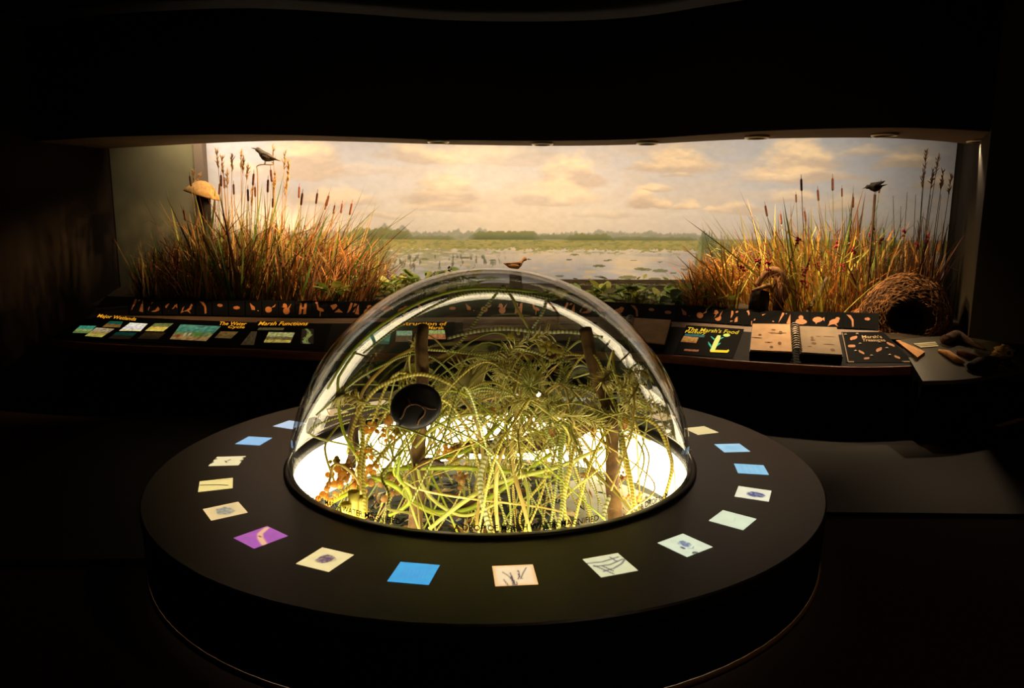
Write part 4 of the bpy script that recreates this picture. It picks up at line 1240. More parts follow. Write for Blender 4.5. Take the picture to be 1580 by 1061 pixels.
# woven reed lodge with a round opening
Yn = 3.05
nc = aty(1398, 489, Yn)
nest = thing('reed_lodge', 'large woven twig lodge with a round dark tunnel opening', 'nest', (nc.x, nc.y, nc.z - .2), (0, 0, -.42))
prof = [(.005, .20), (.07, .18), (.092, .08), (.096, -.17), (.110, -.22), (.15, -.25), (.21, -.24), (.27, -.16), (.295, -.04), (.295, .08), (.25, .22), (.15, .32), (.005, .36)]
v, f = lathe(prof, 40)
def nest_map(p):
    x, z, y = p[0], p[1], p[2]      # lathe axis z -> world y
    q = Vector((x * 1.04, y, z * (1.14 if z > 0 else .82)))
    q *= 1 + .05 * noise.noise(q * 7)
    if q.x < 0: q.x *= 1 + .35 * max(0, -z + .12) * 2
    return q * 1.22 + Vector((0, 0, .2))
v = [nest_map(p) for p in v]
M_nest = mat('lodge_mud_brown', (62, 46, 33), (38, 29, 23), rough=.95, scale=14, bump=.8)
obj('mound', (v, [tuple(reversed(q)) for q in f]), M_nest, nest)
ap = Vector((-.05, .04, .57))
sl = []
for i in range(13):                              # sloping apron on the left side
    t = i / 12
    for j in range(9):
        w = j / 8
        y = -.20 + .5 * w
        c = ap.lerp(Vector((-.62, .1, .02)), t)
        sl.append((c.x, y + .05, max(.0, c.z - .24 * (1 - math.sin(math.pi * w)) - .02) * (1 - .1 * t) + .012 * noise.noise(Vector((t * 9, w * 9, 3)))))
obj('apron', (sl, [(i * 9 + j, i * 9 + j + 1, (i + 1) * 9 + j + 1, (i + 1) * 9 + j) for i in range(12) for j in range(8)]), M_nest, nest)
M_twigs = [mat('lodge_twig_tan', (200, 148, 92), (160, 112, 68), rough=.8, scale=20), mat('lodge_twig_brown', (140, 102, 68), (96, 70, 48), rough=.85, scale=20)]
rr = random.Random(5)
tw = [[], []]
for k in range(2300):
    a = rr.uniform(0, 2 * math.pi); i = rr.choice([5, 5, 6, 6, 7, 7, 8, 8, 9, 10]); w_ = rr.random()
    r0, y0 = prof[i][0] * (1 - w_) + prof[i + 1][0] * w_, prof[i][1] * (1 - w_) + prof[i + 1][1] * w_
    p = nest_map((r0 * math.cos(a), r0 * math.sin(a), y0))
    if p.z < -.01: continue
    ct = Vector((0, .05, .2)); nrm = (p - ct).normalized()
    tan = nrm.cross(Vector((0, 1, 0))).normalized()
    d = (tan * rr.choice([1, 1, -1]) + nrm.cross(tan) * rr.gauss(0, .6) + nrm * rr.gauss(.05, .12)).normalized()
    L = rr.uniform(.05, .13)
    p = p + nrm * .006
    tw[0 if rr.random() < .4 else 1].append(tube([p - d * L / 2, p + nrm * .008, p + d * L / 2], [.0025, .004, .002], 4))
for k in range(620):
    t = rr.random(); w = rr.uniform(.08, .92)
    c = ap.lerp(Vector((-.62, .1, .02)), t)
    p = Vector((c.x, -.15 + .5 * w, max(.01, c.z - .24 * (1 - math.sin(math.pi * w)))))
    d = (Vector((-.57, .02, -.5)).normalized() + Vector((rr.gauss(0, .16), rr.gauss(0, .16), rr.gauss(0, .12)))).normalized()
    L = rr.uniform(.1, .3)
    tw[0 if rr.random() < .75 else 1].append(tube([p - d * L / 2, p + Vector((0, 0, .012)), p + d * L / 2], [.003, .005, .002], 4))
for k in (0, 1):
    o = obj('woven_twigs', join(*tw[k]), M_twigs[k], nest); o['kind'] = 'stuff'

# tan conical cap on a dark post in the left reeds
cp = aty(312, 300, 4.35)
cap = thing('straw_cap', 'tan conical straw cap on a dark post in the left reeds', 'straw cap', (cp.x, cp.y, ground_z(cp.x, cp.y)))
hz = cp.z - cap.location.z
obj('post', lumpy_log([Vector((0, .02, 0)), Vector((.01, .02, hz * .6)), Vector((0, .02, hz + .02))], [.06, .065, .075], 1.0, 10, .1, 10), mat('post_dark', (50, 40, 30), (36, 30, 24), rough=.9, scale=12), cap)
v, f = lathe([(.001, .15), (.05, .142), (.10, .11), (.15, .055), (.195, .0), (.19, -.012), (.14, .04), (.09, .09), (.001, .13)], 28)
Rm = Matrix.Rotation(math.radians(17), 3, 'Y')
obj('crown', ([Rm @ Vector(p) + Vector((0, 0, hz)) for p in v], f), mat('straw_tan', (222, 176, 104), (196, 148, 84), rough=.8, scale=40, bump=.4), cap)

# ------------------------------------------------------------------ stuffed birds
def bird_body(sec, sides=12):
    """sections (x, z, half width, half height) nose to tail, one continuous skin"""
    v, f = [], []
    for (x, z, w, h) in sec:
        for k in range(sides):
            a = 2 * math.pi * k / sides
            v.append((x, w * math.cos(a), z + h * math.sin(a)))
    for i in range(len(sec) - 1):
        for k in range(sides):
            q = (k + 1) % sides
            f.append((i * sides + k, i * sides + q, (i + 1) * sides + q, (i + 1) * sides + k))
    f.append(tuple(range(sides))); f.append(tuple((len(sec) - 1) * sides + k for k in range(sides - 1, -1, -1)))
    return v, f
def bird(name, label, loc, scale, facing, tilt, mats, wing_up=0.0, legs=True, duck=False):
    t = thing(name, label, 'bird', tuple(loc), (0, 0, 0))
    Rr = Matrix.Rotation(tilt, 3, 'Y') if facing < 0 else Matrix.Rotation(math.pi, 3, 'Z') @ Matrix.Rotation(tilt, 3, 'Y')
    def put(nm, g, m_):
        return obj(nm, ([Rr @ (Vector(p) * scale) + Vector((0, 0, scale * .30)) for p in g[0]], g[1]), m_, t)
    sec = [(-.45, .12, .02, .02), (-.42, .125, .07, .07), (-.36, .13, .095, .095), (-.29, .11, .09, .10), (-.22, .06, .11, .13), (-.1, 0, .15, .165), (.06, -.01, .155, .165), (.2, .0, .11, .12), (.32, .02, .055, .04), (.52, .03, .065, .014), (.55, .03, .06, .008)]
    if duck: sec = [(-.43, .20, .02, .02), (-.40, .205, .06, .06), (-.33, .21, .075, .08), (-.27, .16, .06, .09), (-.22, .05, .09, .11), (-.1, -.04, .15, .14), (.1, -.05, .16, .14), (.28, -.03, .11, .10), (.42, .02, .05, .04), (.5, .05, .03, .012)]
    put('body', bird_body(sec), mats[0])
    hz_ = sec[1][1]
    put('beak', bird_body([(-.60, hz_ - .02, .004, .004), (-.53, hz_ - .008, .018 if not duck else .03, .016), (-.455, hz_, .03, .028)], 8), mats[2])
    for s in (-1, 1):
        pts = [(-.2, .10, .06), (-.05, .135, .09), (.2, .12, .06), (.42, .06, .05), (.3, .075, -.03), (.05, .14, -.06), (-.15, .125, -.02)]
        lift = wing_up
        outer = [(x, s * (y + .018 + lift * .25), z + lift * (.5 if x > -.1 else .2)) for x, y, z in pts]
        inner = [(x, s * (y - .012), z + lift * (.42 if x > -.1 else .15)) for x, y, z in pts]
        n = len(pts)
        put('wing', (outer + inner, [tuple(range(n)), tuple(range(2 * n - 1, n - 1, -1))] + [(k, n + k, n + (k + 1) % n, (k + 1) % n) for k in range(n)]), mats[1])
        put('eye', blob((sec[1][0] + .02, s * .062, hz_ + .015), .012, .008, .012, 6, 4), M_cover)
        if legs:
            a = Rr @ (Vector((0, s * .05, -.10)) * scale) + Vector((0, 0, scale * .30))
            obj('leg', tube([a, Vector((a.x, a.y, scale * .1)), Vector((a.x - facing * -.01, a.y, 0))], .012 * scale, 5), mats[2], t)
    put('belly_patch', blob((-.02, 0, -.045), .15, .118, .105, 10, 8), mats[3])
    return t
M_bgrey = mat('bird_grey_brown', (140, 122, 92), (104, 90, 68), rough=.8, scale=30)
M_bdark = mat('bird_dark_wing', (48, 40, 32), (34, 29, 25), rough=.7, scale=30)
M_beak = mat('bird_beak', (60, 50, 36), rough=.4)
M_pale = mat('bird_pale_belly', (226, 200, 150), rough=.8)
M_yel = mat('bird_yellow_patch', (216, 150, 40), rough=.8)
M_duckb = mat('duck_brown', (196, 138, 76), (150, 100, 56), rough=.8, scale=22)
M_duckw = mat('duck_wing_dark', (104, 70, 42), (60, 42, 30), rough=.8, scale=22)
p = aty(411, 254, 4.25)
bird('perched_bird', 'grey brown bird with pale belly perched high on the left reeds', p, .29, -1, math.radians(20), (M_bgrey, M_bdark, M_beak, M_pale))
x_ = aty(411, 420, 4.25)
pr = thing('perch_reed', 'bent tan reed stalk holding up the grey brown bird', 'reeds', (x_.x - .06, x_.y, ground_z(x_.x, x_.y)))
L = p - Vector(pr.location)
obj('stalk', tube(crom([Vector(), L * .5 + Vector((-.06, 0, 0)), L + Vector((-.1, 0, -.12)), L + Vector((-.09, 0, -.01)), L + Vector((.08, 0, .0))], 20), .006, 6), REED['tan'], pr)
p = aty(1350, 300, 3.5)
bird('perched_bird', 'black bird with yellow shoulder patches perched above the right reeds', p, .22, -1, math.radians(-14), (M_bdark, M_bdark, M_beak, M_yel), wing_up=.35)
x_ = aty(1349, 420, 3.5)
pr = thing('perch_stake', 'slim brown stake holding the black bird above the right reeds', 'stake', (p.x, p.y, ground_z(p.x, p.y)))
obj('shaft', tube([Vector(), Vector((.004, 0, (p.z - pr.location.z) * .5)), Vector((0, 0, p.z - pr.location.z))], [.014, .013, .013], 8), REED['brown'], pr)
p = aty(796, 415, 4.6)
bird('mallard_duck', 'small brown duck with tan head just above the dome top', (p.x, p.y, p.z - .035), .30, 1, 0, (M_duckb, M_duckw, M_beak, M_duckb), duck=True)
ds = thing('duck_stump', 'weathered stump under the brown duck behind the dome', 'stump', (p.x, p.y, ground_z(p.x, p.y) - .01))
obj('trunk', lumpy_log([Vector(), Vector((0, 0, (p.z - ds.location.z) * .5)), Vector((0, 0, p.z - ds.location.z - .033))], [.09, .075, .07], 9.0, 12, .12, 10), M_rail, ds)
# ------------------------------------------------------------------ round display table
RO, TZ = TABLE_R, TABLE_Z
DC = (0.017, 0.0)                                  # dome centre in plan
R_OPEN, R_DOME = 1.045, 1.068
M_top = mat('tabletop_black_laminate', (44, 41, 36), (40, 37, 33), rough=.36, scale=30, spec=.5)
M_skirt = mat('table_skirt_black', (20, 18, 16), rough=.6, spec=.2)
M_kick = mat('table_rim_wood', (118, 84, 58), (100, 72, 50), rough=.5, scale=5)
table = thing('display_table', 'big round black display table with a ring of glowing specimen tiles', 'table', (0, 0, 0))
v, f = [], []
NS = 128
rings = []
for k in range(NS):
    a = 2 * math.pi * k / NS
    ca, sa = math.cos(a), math.sin(a)
    for (r_, z, c) in ((R_OPEN, TZ - .045, DC), (R_OPEN, TZ, DC), (R_OPEN + .05, TZ, DC), (RO - .006, TZ, (0, 0)), (RO, TZ - .006, (0, 0)), (RO, TZ - .05, (0, 0))):
        v.append((c[0] + r_ * ca, c[1] + r_ * sa, z))
for k in range(NS):
    j = (k + 1) % NS
    for q in range(5):
        f.append((k * 6 + q, k * 6 + q + 1, j * 6 + q + 1, j * 6 + q))
to = obj('tabletop', (v, [tuple(reversed(q)) for q in f]), M_top, table, smooth=False)
for p in to.data.polygons: p.use_smooth = False
obj('skirt', lathe([(RO - .002, TZ - .05), (RO - .012, TZ - .31)], 96), M_skirt, table)
obj('rim_band', lathe([(RO - .012, TZ - .312), (RO - .004, TZ - .314), (RO - .004, TZ - .334), (RO - .03, TZ - .34), (RO - .2, TZ - .34)], 96), M_kick, table)
obj('toe_kick', lathe([(RO - .22, TZ - .34), (RO - .22, 0.023)], 64), M_skirt, table)
obj('dome_gasket', lathe([(R_DOME + .02, TZ + .0005), (R_DOME + .02, TZ + .012), (R_DOME + .004, TZ + .014), (R_OPEN - .003, TZ + .010), (R_OPEN - .003, TZ - .04)], 96, centre=DC), mat('gasket_black', (16, 15, 14), rough=.4), table)
# lit well under the dome: white wall glowing in place of lamplight, pale floor
WELL_Z = 0.03
obj('well_wall_glow', lathe([(R_OPEN + .06, WELL_Z), (R_OPEN + .06, TZ - .045)], 96, centre=DC), emit('white_wall_glow', (255, 234, 190), 8.5), table)['label'] = 'white wall of the well with its own glow in place of lamplight'
obj('well_soffit', lathe([(R_OPEN, TZ - .045), (R_OPEN + .07, TZ - .045)], 96, centre=DC), M_skirt, table)
obj('well_floor', lathe([(.001, WELL_Z), (.5, WELL_Z), (R_OPEN + .06, WELL_Z)], 64, centre=DC), mat('well_floor_dark', (70, 72, 50), (44, 48, 36), rough=.8, scale=5), table)
fp = [(.42, -.5), (1.0, -.28), (1.06, .25), (.72, .72), (.34, .5)]
obj('floor_panel', ([(x, y, WELL_Z + .004) for x, y in fp] + [(x, y, WELL_Z + .012) for x, y in fp], [(5, 6, 7, 8, 9)] + [(i, (i + 1) % 5, 5 + (i + 1) % 5, 5 + i) for i in range(5)]), mat('floor_panel_pale', (170, 168, 150), (150, 148, 130), rough=.6, scale=4), table, smooth=False)

# glowing specimen tiles
def base_paint(bg_, seed=1, edge=None):
    bg_ = np.array(bg_, float)
    def f(u, v):
        c = np.zeros(u.shape + (3,)) + bg_
        c = c * (.93 + .12 * fbm(u * 5 + seed, v * 5 + seed, 3))[:, None]
        if edge is not None:
            e = np.minimum(np.minimum(u, 1 - u), np.minimum(v, 1 - v))
            c = lerp(c, edge, 1 - sstep(0, .12, e))
        return c
    return f
def add_blob(fn, cx, cy, rx, ry, col, seed=0, rough=.6, alpha=.9):
    def f(u, v):
        c = fn(u, v)
        e = np.sqrt(((u - cx) / rx) ** 2 + ((v - cy) / ry) ** 2) + rough * (fbm(u * 9 + seed, v * 9 + seed, 3) - .5)
        a = (1 - sstep(.75, 1.05, e)) * alpha * (.55 + .45 * sstep(.3, .6, fbm(u * 16 + seed, v * 16, 2)))
        return lerp(c, col, a)
    return f
def add_line(fn, pts, w, col, alpha=.9):
    def f(u, v):
        c = fn(u, v); d = np.full(u.shape, 9.0)
        for (a, b), (p, q) in zip(pts[:-1], pts[1:]):
            L2 = (p - a) ** 2 + (q - b) ** 2
            t = np.clip(((u - a) * (p - a) + (v - b) * (q - b)) / L2, 0, 1)
            d = np.minimum(d, np.hypot(u - a - t * (p - a), v - b - t * (q - b)))
        return lerp(c, col, (1 - sstep(w * .6, w * 1.3, d)) * alpha)
    return f
CREAM, YEL, PEACH, MINT, SKY_, PALE = (246, 230, 176), (250, 226, 142), (255, 218, 172), (222, 232, 200), (92, 178, 236), (160, 206, 240)
SLIDES = {}
SLIDES[0] = (base_paint((246, 206, 150), 1), 'peach cream tile seen through the left of the dome')
SLIDES[1] = (base_paint((190, 214, 236), 2), 'pale blue tile partly behind the dome left edge')
SLIDES[2] = (base_paint((146, 196, 238), 3), 'plain light blue tile at the back left of the ring')
p_ = base_paint(CREAM, 4)
for a in (((.2, 1.0), .14), ((.62, 0.0), .16), ((.5, 1.0), .1), ((.25, 0), .1)): p_ = add_blob(p_, a[0][0], a[0][1], a[1], .08, (30, 26, 22), 3)
p_ = add_line(p_, [(.35, .55), (.48, .5)], .03, (60, 56, 60)); p_ = add_line(p_, [(.5, .42), (.66, .52)], .03, (60, 56, 60))
SLIDES[3] = (p_, 'cream tile with dark notched edges and small specks')
SLIDES[4] = (add_line(add_line(base_paint(YEL, 5), [(.38, .05), (.45, .3), (.55, .6), (.68, .85)], .035, (46, 40, 36)), [(.1, .6), (.12, .9)], .02, (190, 160, 90)), 'yellow tile with one dark curved slash')
p_ = add_blob(base_paint((236, 206, 146), 6, (250, 214, 150)), .5, .5, .36, .28, (110, 122, 126), 7, .8, .75)
SLIDES[5] = (p_, 'tan tile with a grey blue smudged specimen')
p_ = base_paint((176, 92, 176), 7)
p_ = add_line(p_, [(.12, .9), (.3, .6), (.55, .45), (.95, .32)], .08, (250, 196, 140)); p_ = add_line(p_, [(.4, .5), (.5, .5)], .02, (120, 60, 60))
SLIDES[6] = (p_, 'purple tile crossed by a peach band')
SLIDES[7] = (add_line(add_blob(base_paint((248, 226, 160), 8), .48, .52, .22, .26, (92, 66, 92), 2, .5), [(.6, .7), (.75, .6), (.72, .45)], .012, (150, 120, 110)), 'cream tile with a dark purple water flea')
p_ = base_paint((70, 170, 226), 9)
for k in range(7): p_ = add_line(p_, [(.2 + .1 * k, .75 - .05 * (k % 3)), (.26 + .09 * k, .4 + .06 * (k % 2)), (.22 + .1 * k, .25)], .012, (110, 140, 220), .45)
SLIDES[8] = (p_, 'bright blue tile at the front left of the ring')
p_ = base_paint((255, 224, 176), 10, (250, 196, 130))
for a in ([(.42, .02), (.43, .3), (.40, .62)], [(.45, .02), (.47, .25)], [(.48, .02), (.36, .45), (.22, .68)], [(.56, .28), (.62, .5), (.60, .72)], [(.62, .3), (.72, .6), (.82, .85)], [(.3, .02), (.22, .3)], [(.66, .3), (.58, .55)], [(.5, .02), (.52, .18)]):
    p_ = add_line(p_, a, .016, (88, 76, 84), .85)
p_ = add_blob(p_, .43, .32, .03, .2, (70, 60, 74), 1)
SLIDES[9] = (p_, 'peach tile with dark branching algae at the front centre')
p_ = base_paint((224, 222, 176), 11)
for a in ([(.0, .75), (.4, .7), (.9, .8)], [(.1, .55), (.5, .5), (.95, .66)], [(.2, .25), (.5, .3), (.8, .45), (.98, .62)], [(.12, .6), (.3, .2), (.36, .05)], [(.7, .85), (.75, .6)], [(.3, .5), (.42, .2)]): p_ = add_line(p_, a, .03, (96, 90, 96), .7)
SLIDES[10] = (p_, 'pale olive tile criss-crossed by grey filaments')
p_ = add_blob(base_paint(MINT, 12), .55, .55, .17, .2, (96, 108, 150), 4, .8, .85); p_ = add_blob(p_, .32, .42, .06, .09, (62, 66, 110), 2); p_ = add_blob(p_, .35, .03, .1, .08, (70, 70, 70), 5)
p_ = add_line(p_, [(.4, .32), (.5, .24), (.6, .3)], .02, (130, 140, 150), .6)
SLIDES[11] = (p_, 'pale mint tile with blue grey clustered cells')
SLIDES[12] = (add_line(base_paint((220, 232, 200), 13), [(.25, .5), (.45, .42), (.7, .52)], .012, (160, 176, 150), .6), 'almost blank pale mint tile on the right')
SLIDES[13] = (add_blob(base_paint((240, 236, 206), 14), .45, .42, .26, .3, (58, 66, 118), 6, .3, .95), 'cream tile with a navy oval cell')
p_ = base_paint((140, 202, 234), 15)
for k in range(4): p_ = add_line(p_, [(.12, .22 + .18 * k), (.86, .24 + .18 * k)], .02, (96, 160, 214), .5)
SLIDES[14] = (p_, 'light blue tile with faint rows on the right')
SLIDES[15] = (add_blob(base_paint((160, 210, 236), 16), .5, .5, .3, .3, (120, 180, 216), 3, .8, .5), 'light blue tile with a faint oval at the right')
SLIDES[16] = (base_paint((236, 214, 150), 17), 'cream yellow tile at the back right beside the dome')
for k in range(17, 24):
    SLIDES[k] = (base_paint([(236, 214, 150), (160, 206, 236), (246, 214, 166)][k % 3], k), 'plain glowing tile on the table side behind the dome')
M_slide = vcol('glowing_tile', .3, .92)
TS = .0885 * RO / 2
for k in range(24):
    a = 2.4236 + 2 * math.pi / 24 * k
    cx, cy = .8128 * RO * math.cos(a), .8128 * RO * math.sin(a)
    er, et = Vector((math.cos(a), math.sin(a), 0)), Vector((-math.sin(a), math.cos(a), 0))
    c = Vector((cx, cy, TZ + .0012))
    # outer edge is nearest the visitor; u runs to the visitor's right when facing the dome
    o = grid_patch(c + er * TS - et * TS, c + er * TS + et * TS, c - er * TS + et * TS, c - er * TS - et * TS, 40, 40, SLIDES[k][0], 'specimen_tile', M_slide, table)
    o['label'] = SLIDES[k][1]

# ------------------------------------------------------------------ clear dome
def acrylic():
    m, nt, out = new_mat('clear_acrylic')
    geo = nt.nodes.new('ShaderNodeNewGeometry')
    ior = nt.nodes.new('ShaderNodeMix'); ior.data_type = 'FLOAT'
    ior.inputs[2].default_value = 1.49; ior.inputs[3].default_value = 1 / 1.49
    nt.links.new(geo.outputs['Backfacing'], ior.inputs[0])
    fr = nt.nodes.new('ShaderNodeFresnel'); nt.links.new(ior.outputs[0], fr.inputs['IOR'])
    tr_ = nt.nodes.new('ShaderNodeBsdfTransparent'); tr_.inputs[0].default_value = (.985, .985, .975, 1)
    gl = nt.nodes.new('ShaderNodeBsdfGlossy'); gl.inputs['Roughness'].default_value = .0
    mx = nt.nodes.new('ShaderNodeMixShader')
    nt.links.new(fr.outputs[0], mx.inputs[0]); nt.links.new(tr_.outputs[0], mx.inputs[1]); nt.links.new(gl.outputs[0], mx.inputs[2])
    nt.links.new(mx.outputs[0], out.inputs[0])
    return m
M_dome = acrylic()
dome = thing('clear_dome', 'large clear acrylic dome covering the giant marsh plant model', 'dome', (DC[0], DC[1], TZ))
ZC = -.05
def cap_profile(rad, n=48):
    a0 = math.asin((0.012 - ZC) / rad)
    return [(rad * math.cos(a0 + (math.pi / 2 - a0) * i / n), ZC + rad * math.sin(a0 + (math.pi / 2 - a0) * i / n)) for i in range(n)] + [(.0005, ZC + rad)]
po, pi_ = cap_profile(R_DOME), cap_profile(R_DOME - .018)
obj('shell', lathe(list(reversed(pi_)) + po, 128), M_dome, dome)
# black lettering round the foot of the dome
lv, lf = [], []
tv, tf = text_geo('A DROP OF MARSH WATER MAGNIFIED', 1.0, 0, .01)
w = max(p[0] for p in tv)
hcap = max(p[1] for p in tv)
s_ = .024 / hcap
rr_ = R_DOME + .0015
span = w * s_ / R_DOME
for k in range(8):
    ac = math.radians(-82) + k * 2 * math.pi / 8
    n0 = len(lv)
    if abs((math.degrees(ac) + 82) % 360) > 100 and abs((math.degrees(ac) + 82) % 360) < 260: continue
    for p in tv:
        a = ac + (p[0] * s_ / R_DOME - span / 2)
        el = math.asin((.030 - ZC + p[1] * s_) / R_DOME)
        lv.append((rr_ * math.cos(el) * math.cos(a), rr_ * math.cos(el) * math.sin(a), ZC + rr_ * math.sin(el)))
    obj('lettering', (lv, tf), mat('lettering_black', (14, 16, 12), rough=.5), dome, smooth=False)['label'] = 'small black lettering round the dome foot'
    lv = []
# small dark grey ring on the far right of the dome
def on_dome(px, py, far=True, rad=R_DOME):
    o = CAM - Vector((DC[0], DC[1], TZ + ZC)); d = ray(px, py).normalized()
    b = o.dot(d); c = o.dot(o) - rad * rad
    q = math.sqrt(max(b * b - c, 0))
    return CAM + d * (-b + (q if far else -q))
g = on_dome(998, 588, True, R_DOME - .02)
nr = (g - Vector((DC[0], DC[1], TZ + ZC))).normalized()
q = nr.to_track_quat('Z', 'Y').to_matrix()
v, f = lathe([(.022, -.004), (.024, -.016), (.036, -.02), (.052, -.012), (.054, .0), (.022, .0)], 24)
obj('dome_ring', ([q @ Vector(p) + g - Vector(dome.location) for p in v], f), mat('dome_ring_grey', (52, 56, 48), rough=.5), dome)

# ------------------------------------------------------------------ giant marsh-water plants under the dome
def inside(p, m=.05):
    r_ = Vector((p.x - DC[0], p.y - DC[1], p.z - TZ - ZC))
    lim = R_DOME - m - .02
    if p.z < TZ + .02:
        rr = math.hypot(r_.x, r_.y)
        lim2 = R_OPEN - m
        if rr > lim2: p = Vector((DC[0] + r_.x * lim2 / rr, DC[1] + r_.y * lim2 / rr, p.z))
        return Vector((p.x, p.y, max(p.z, WELL_Z + .012)))
    if r_.length > lim: r_ = r_ * (lim / r_.length)
    return Vector((DC[0], DC[1], TZ + ZC)) + r_
S_SPIRAL = [striped('algae_yellow_spiral', (242, 228, 136), (178, 170, 62), 62, 1, .5), striped('algae_green_spiral', (224, 222, 142), (140, 148, 62), 66, 1, .5),
            striped('algae_pale_banded', (234, 232, 190), (150, 156, 88), 44, 0, .42), striped('algae_dark_spiral', (176, 172, 98), (98, 106, 48), 62, -1, .5)]
S_FINE = [striped('algae_fine_yellow', (240, 228, 128), (176, 168, 56), 80, 1, .5), striped('algae_fine_green', (214, 216, 128), (134, 146, 56), 90, 1, .5), striped('algae_fine_olive', (196, 188, 104), (126, 124, 54), 80, -1, .5)]
S_PLAIN = [mat('stem_pale_green', (206, 206, 110), (178, 186, 84), rough=.35, scale=6, translucent=.4), mat('stem_bright_green', (190, 200, 66), (160, 178, 54), rough=.3, scale=6, translucent=.4),
           mat('stem_olive', (182, 170, 82), (146, 138, 62), rough=.4, scale=8, translucent=.35), mat('stem_straw', (234, 216, 130), (206, 182, 94), rough=.4, scale=8, translucent=.4)]
def strand(name, label, group, pts, rad, m, n=30, sides=7, cat='algae'):
    P_ = [inside(q) for q in crom([Vector(p) for p in pts], n)]
    b = P_[0]
    o = thing(name, label, cat, tuple(b), group=group)
    R_ = [rad * .86 * (.75 + .25 * math.sin(math.pi * min(1, i / n * 1.0) ) ) for i in range(n + 1)]
    obj('filament', tube([p - b for p in P_], R_, sides), m, o)
    return o
def S(pts, rad, m, k, yy):
    """hand-placed strand: photo points with their own depth along the dome"""
    q = []
    for i, (a, b) in enumerate(pts):
        Y = yy if isinstance(yy, (int, float)) else yy[0] + (yy[1] - yy[0]) * i / (len(pts) - 1)
        q.append(aty(a, b, Y))
    if k == 's': return strand('algae_filament', 'banded spiral algae filament in the tangle under the dome', 'banded algae filaments under the dome', q, rad, m, 34)
    return strand('water_stem', 'smooth green stem in the tangle under the dome', 'smooth stems under the dome', q, rad, m, 34, cat='stem')
SP, PL = S_SPIRAL, S_PLAIN
S([(523, 520), (521, 580), (524, 640), (536, 680), (560, 715), (575, 735)], .009, PL[1], 'p', (-.35, -.45))
S([(536, 700), (548, 650), (575, 605), (610, 585), (650, 577), (690, 590), (722, 612)], .012, SP[0], 's', (-.4, -.3))
S([(550, 640), (562, 600), (600, 560), (640, 535), (660, 512)], .011, PL[3], 'p', (-.2, .1))
S([(980, 640), (1012, 655), (1030, 690), (1037, 722), (1025, 768), (1012, 785)], .012, SP[0], 's', (-.1, -.35))
S([(776, 440), (745, 480), (715, 522), (690, 545)], .010, SP[3], 's', (.0, .1))
S([(776, 440), (792, 462), (800, 480), (830, 530), (838, 560)], .010, PL[2], 'p', (.0, .1))
S([(845, 450), (838, 480), (815, 515), (795, 545)], .011, SP[3], 's', (.0, .1))
S([(505, 600), (540, 545), (590, 500), (650, 465), (710, 447), (770, 445), (830, 450)], .010, PL[1], 'p', (.1, .15))
S([(560, 545), (620, 500), (690, 462), (740, 450), (800, 452), (850, 460)], .008, SP[3], 's', (-.1, 0))
S([(690, 522), (730, 512), (780, 507), (830, 512), (880, 512), (930, 520)], .012, SP[2], 's', .05)
S([(640, 538), (700, 542), (760, 550), (820, 562), (880, 556)], .010, SP[1], 's', (.2, .1))
S([(745, 548), (780, 540), (820, 542), (850, 555)], .009, SP[1], 's', -.05)
S([(468, 802), (520, 770), (570, 745), (640, 715), (720, 695), (770, 655)], .013, PL[1], 'p', (-.62, -.3))
S([(575, 735), (610, 750), (640, 775), (670, 790), (705, 790), (745, 775), (800, 735), (850, 700)], .016, PL[1], 'p', (-.6, -.45))
S([(617, 705), (614, 735), (628, 752), (633, 772), (620, 785), (600, 795)], .012, PL[1], 'p', -.62)
S([(643, 715), (652, 750), (680, 780), (720, 795), (770, 775)], .011, PL[0], 'p', (-.5, -.55))
S([(590, 724), (650, 722), (720, 722), (790, 728), (850, 735)], .014, PL[1], 'p', (-.5, -.4))
S([(662, 816), (700, 785), (745, 755), (790, 738), (860, 720), (930, 690)], .014, PL[0], 'p', (-.72, -.4))
S([(756, 820), (748, 790), (742, 760), (742, 730), (755, 695), (775, 665)], .016, SP[2], 's', (-.78, -.4))
S([(768, 818), (765, 770), (768, 720), (778, 690)], .012, PL[3], 'p', (-.7, -.5))
S([(818, 820), (806, 775), (795, 735), (790, 690), (796, 640), (806, 600)], .012, PL[3], 'p', (-.75, -.2))
S([(810, 822), (815, 770), (806, 720), (802, 670), (815, 620), (830, 580)], .010, PL[0], 'p', (-.7, -.1))
S([(862, 814), (868, 775), (866, 740), (864, 700), (868, 660), (866, 630)], .014, SP[1], 's', (-.75, -.3))
S([(875, 812), (870, 770), (880, 720), (885, 690)], .012, SP[0], 's', (-.72, -.5))
S([(980, 785), (975, 750), (968, 715), (963, 690), (958, 665)], .014, SP[0], 's', (-.6, -.3))
S([(930, 805), (935, 780), (950, 745), (958, 700), (955, 660)], .013, SP[2], 's', (-.6, -.3))
S([(545, 800), (552, 760), (555, 720), (560, 680), (556, 640), (548, 600)], .012, SP[0], 's', (-.7, -.3))
S([(560, 812), (562, 770), (560, 735), (563, 700)], .011, SP[0], 's', (-.75, -.55))
S([(486, 795), (520, 765), (560, 735), (600, 690), (640, 655)], .010, SP[0], 's', (-.68, -.3))
S([(700, 640), (760, 625), (820, 622), (880, 640), (930, 660), (985, 655)], .009, SP[1], 's', (.1, .2))
S([(865, 640), (890, 690), (915, 725), (950, 760), (985, 800)], .009, PL[2], 'p', (-.2, -.6))
S([(880, 600), (920, 650), (935, 690), (955, 735)], .008, PL[2], 'p', (-.2, -.4))
S([(605, 760), (660, 735), (720, 700), (760, 660), (790, 610), (800, 570)], .009, PL[2], 'p', (-.5, 0))
S([(570, 640), (640, 625), (700, 615), (760, 605), (820, 590)], .008, SP[0], 's', (-.1, .1))
S([(700, 600), (730, 640), (745, 700), (740, 760), (735, 815)], .010, PL[3], 'p', (-.2, -.7))
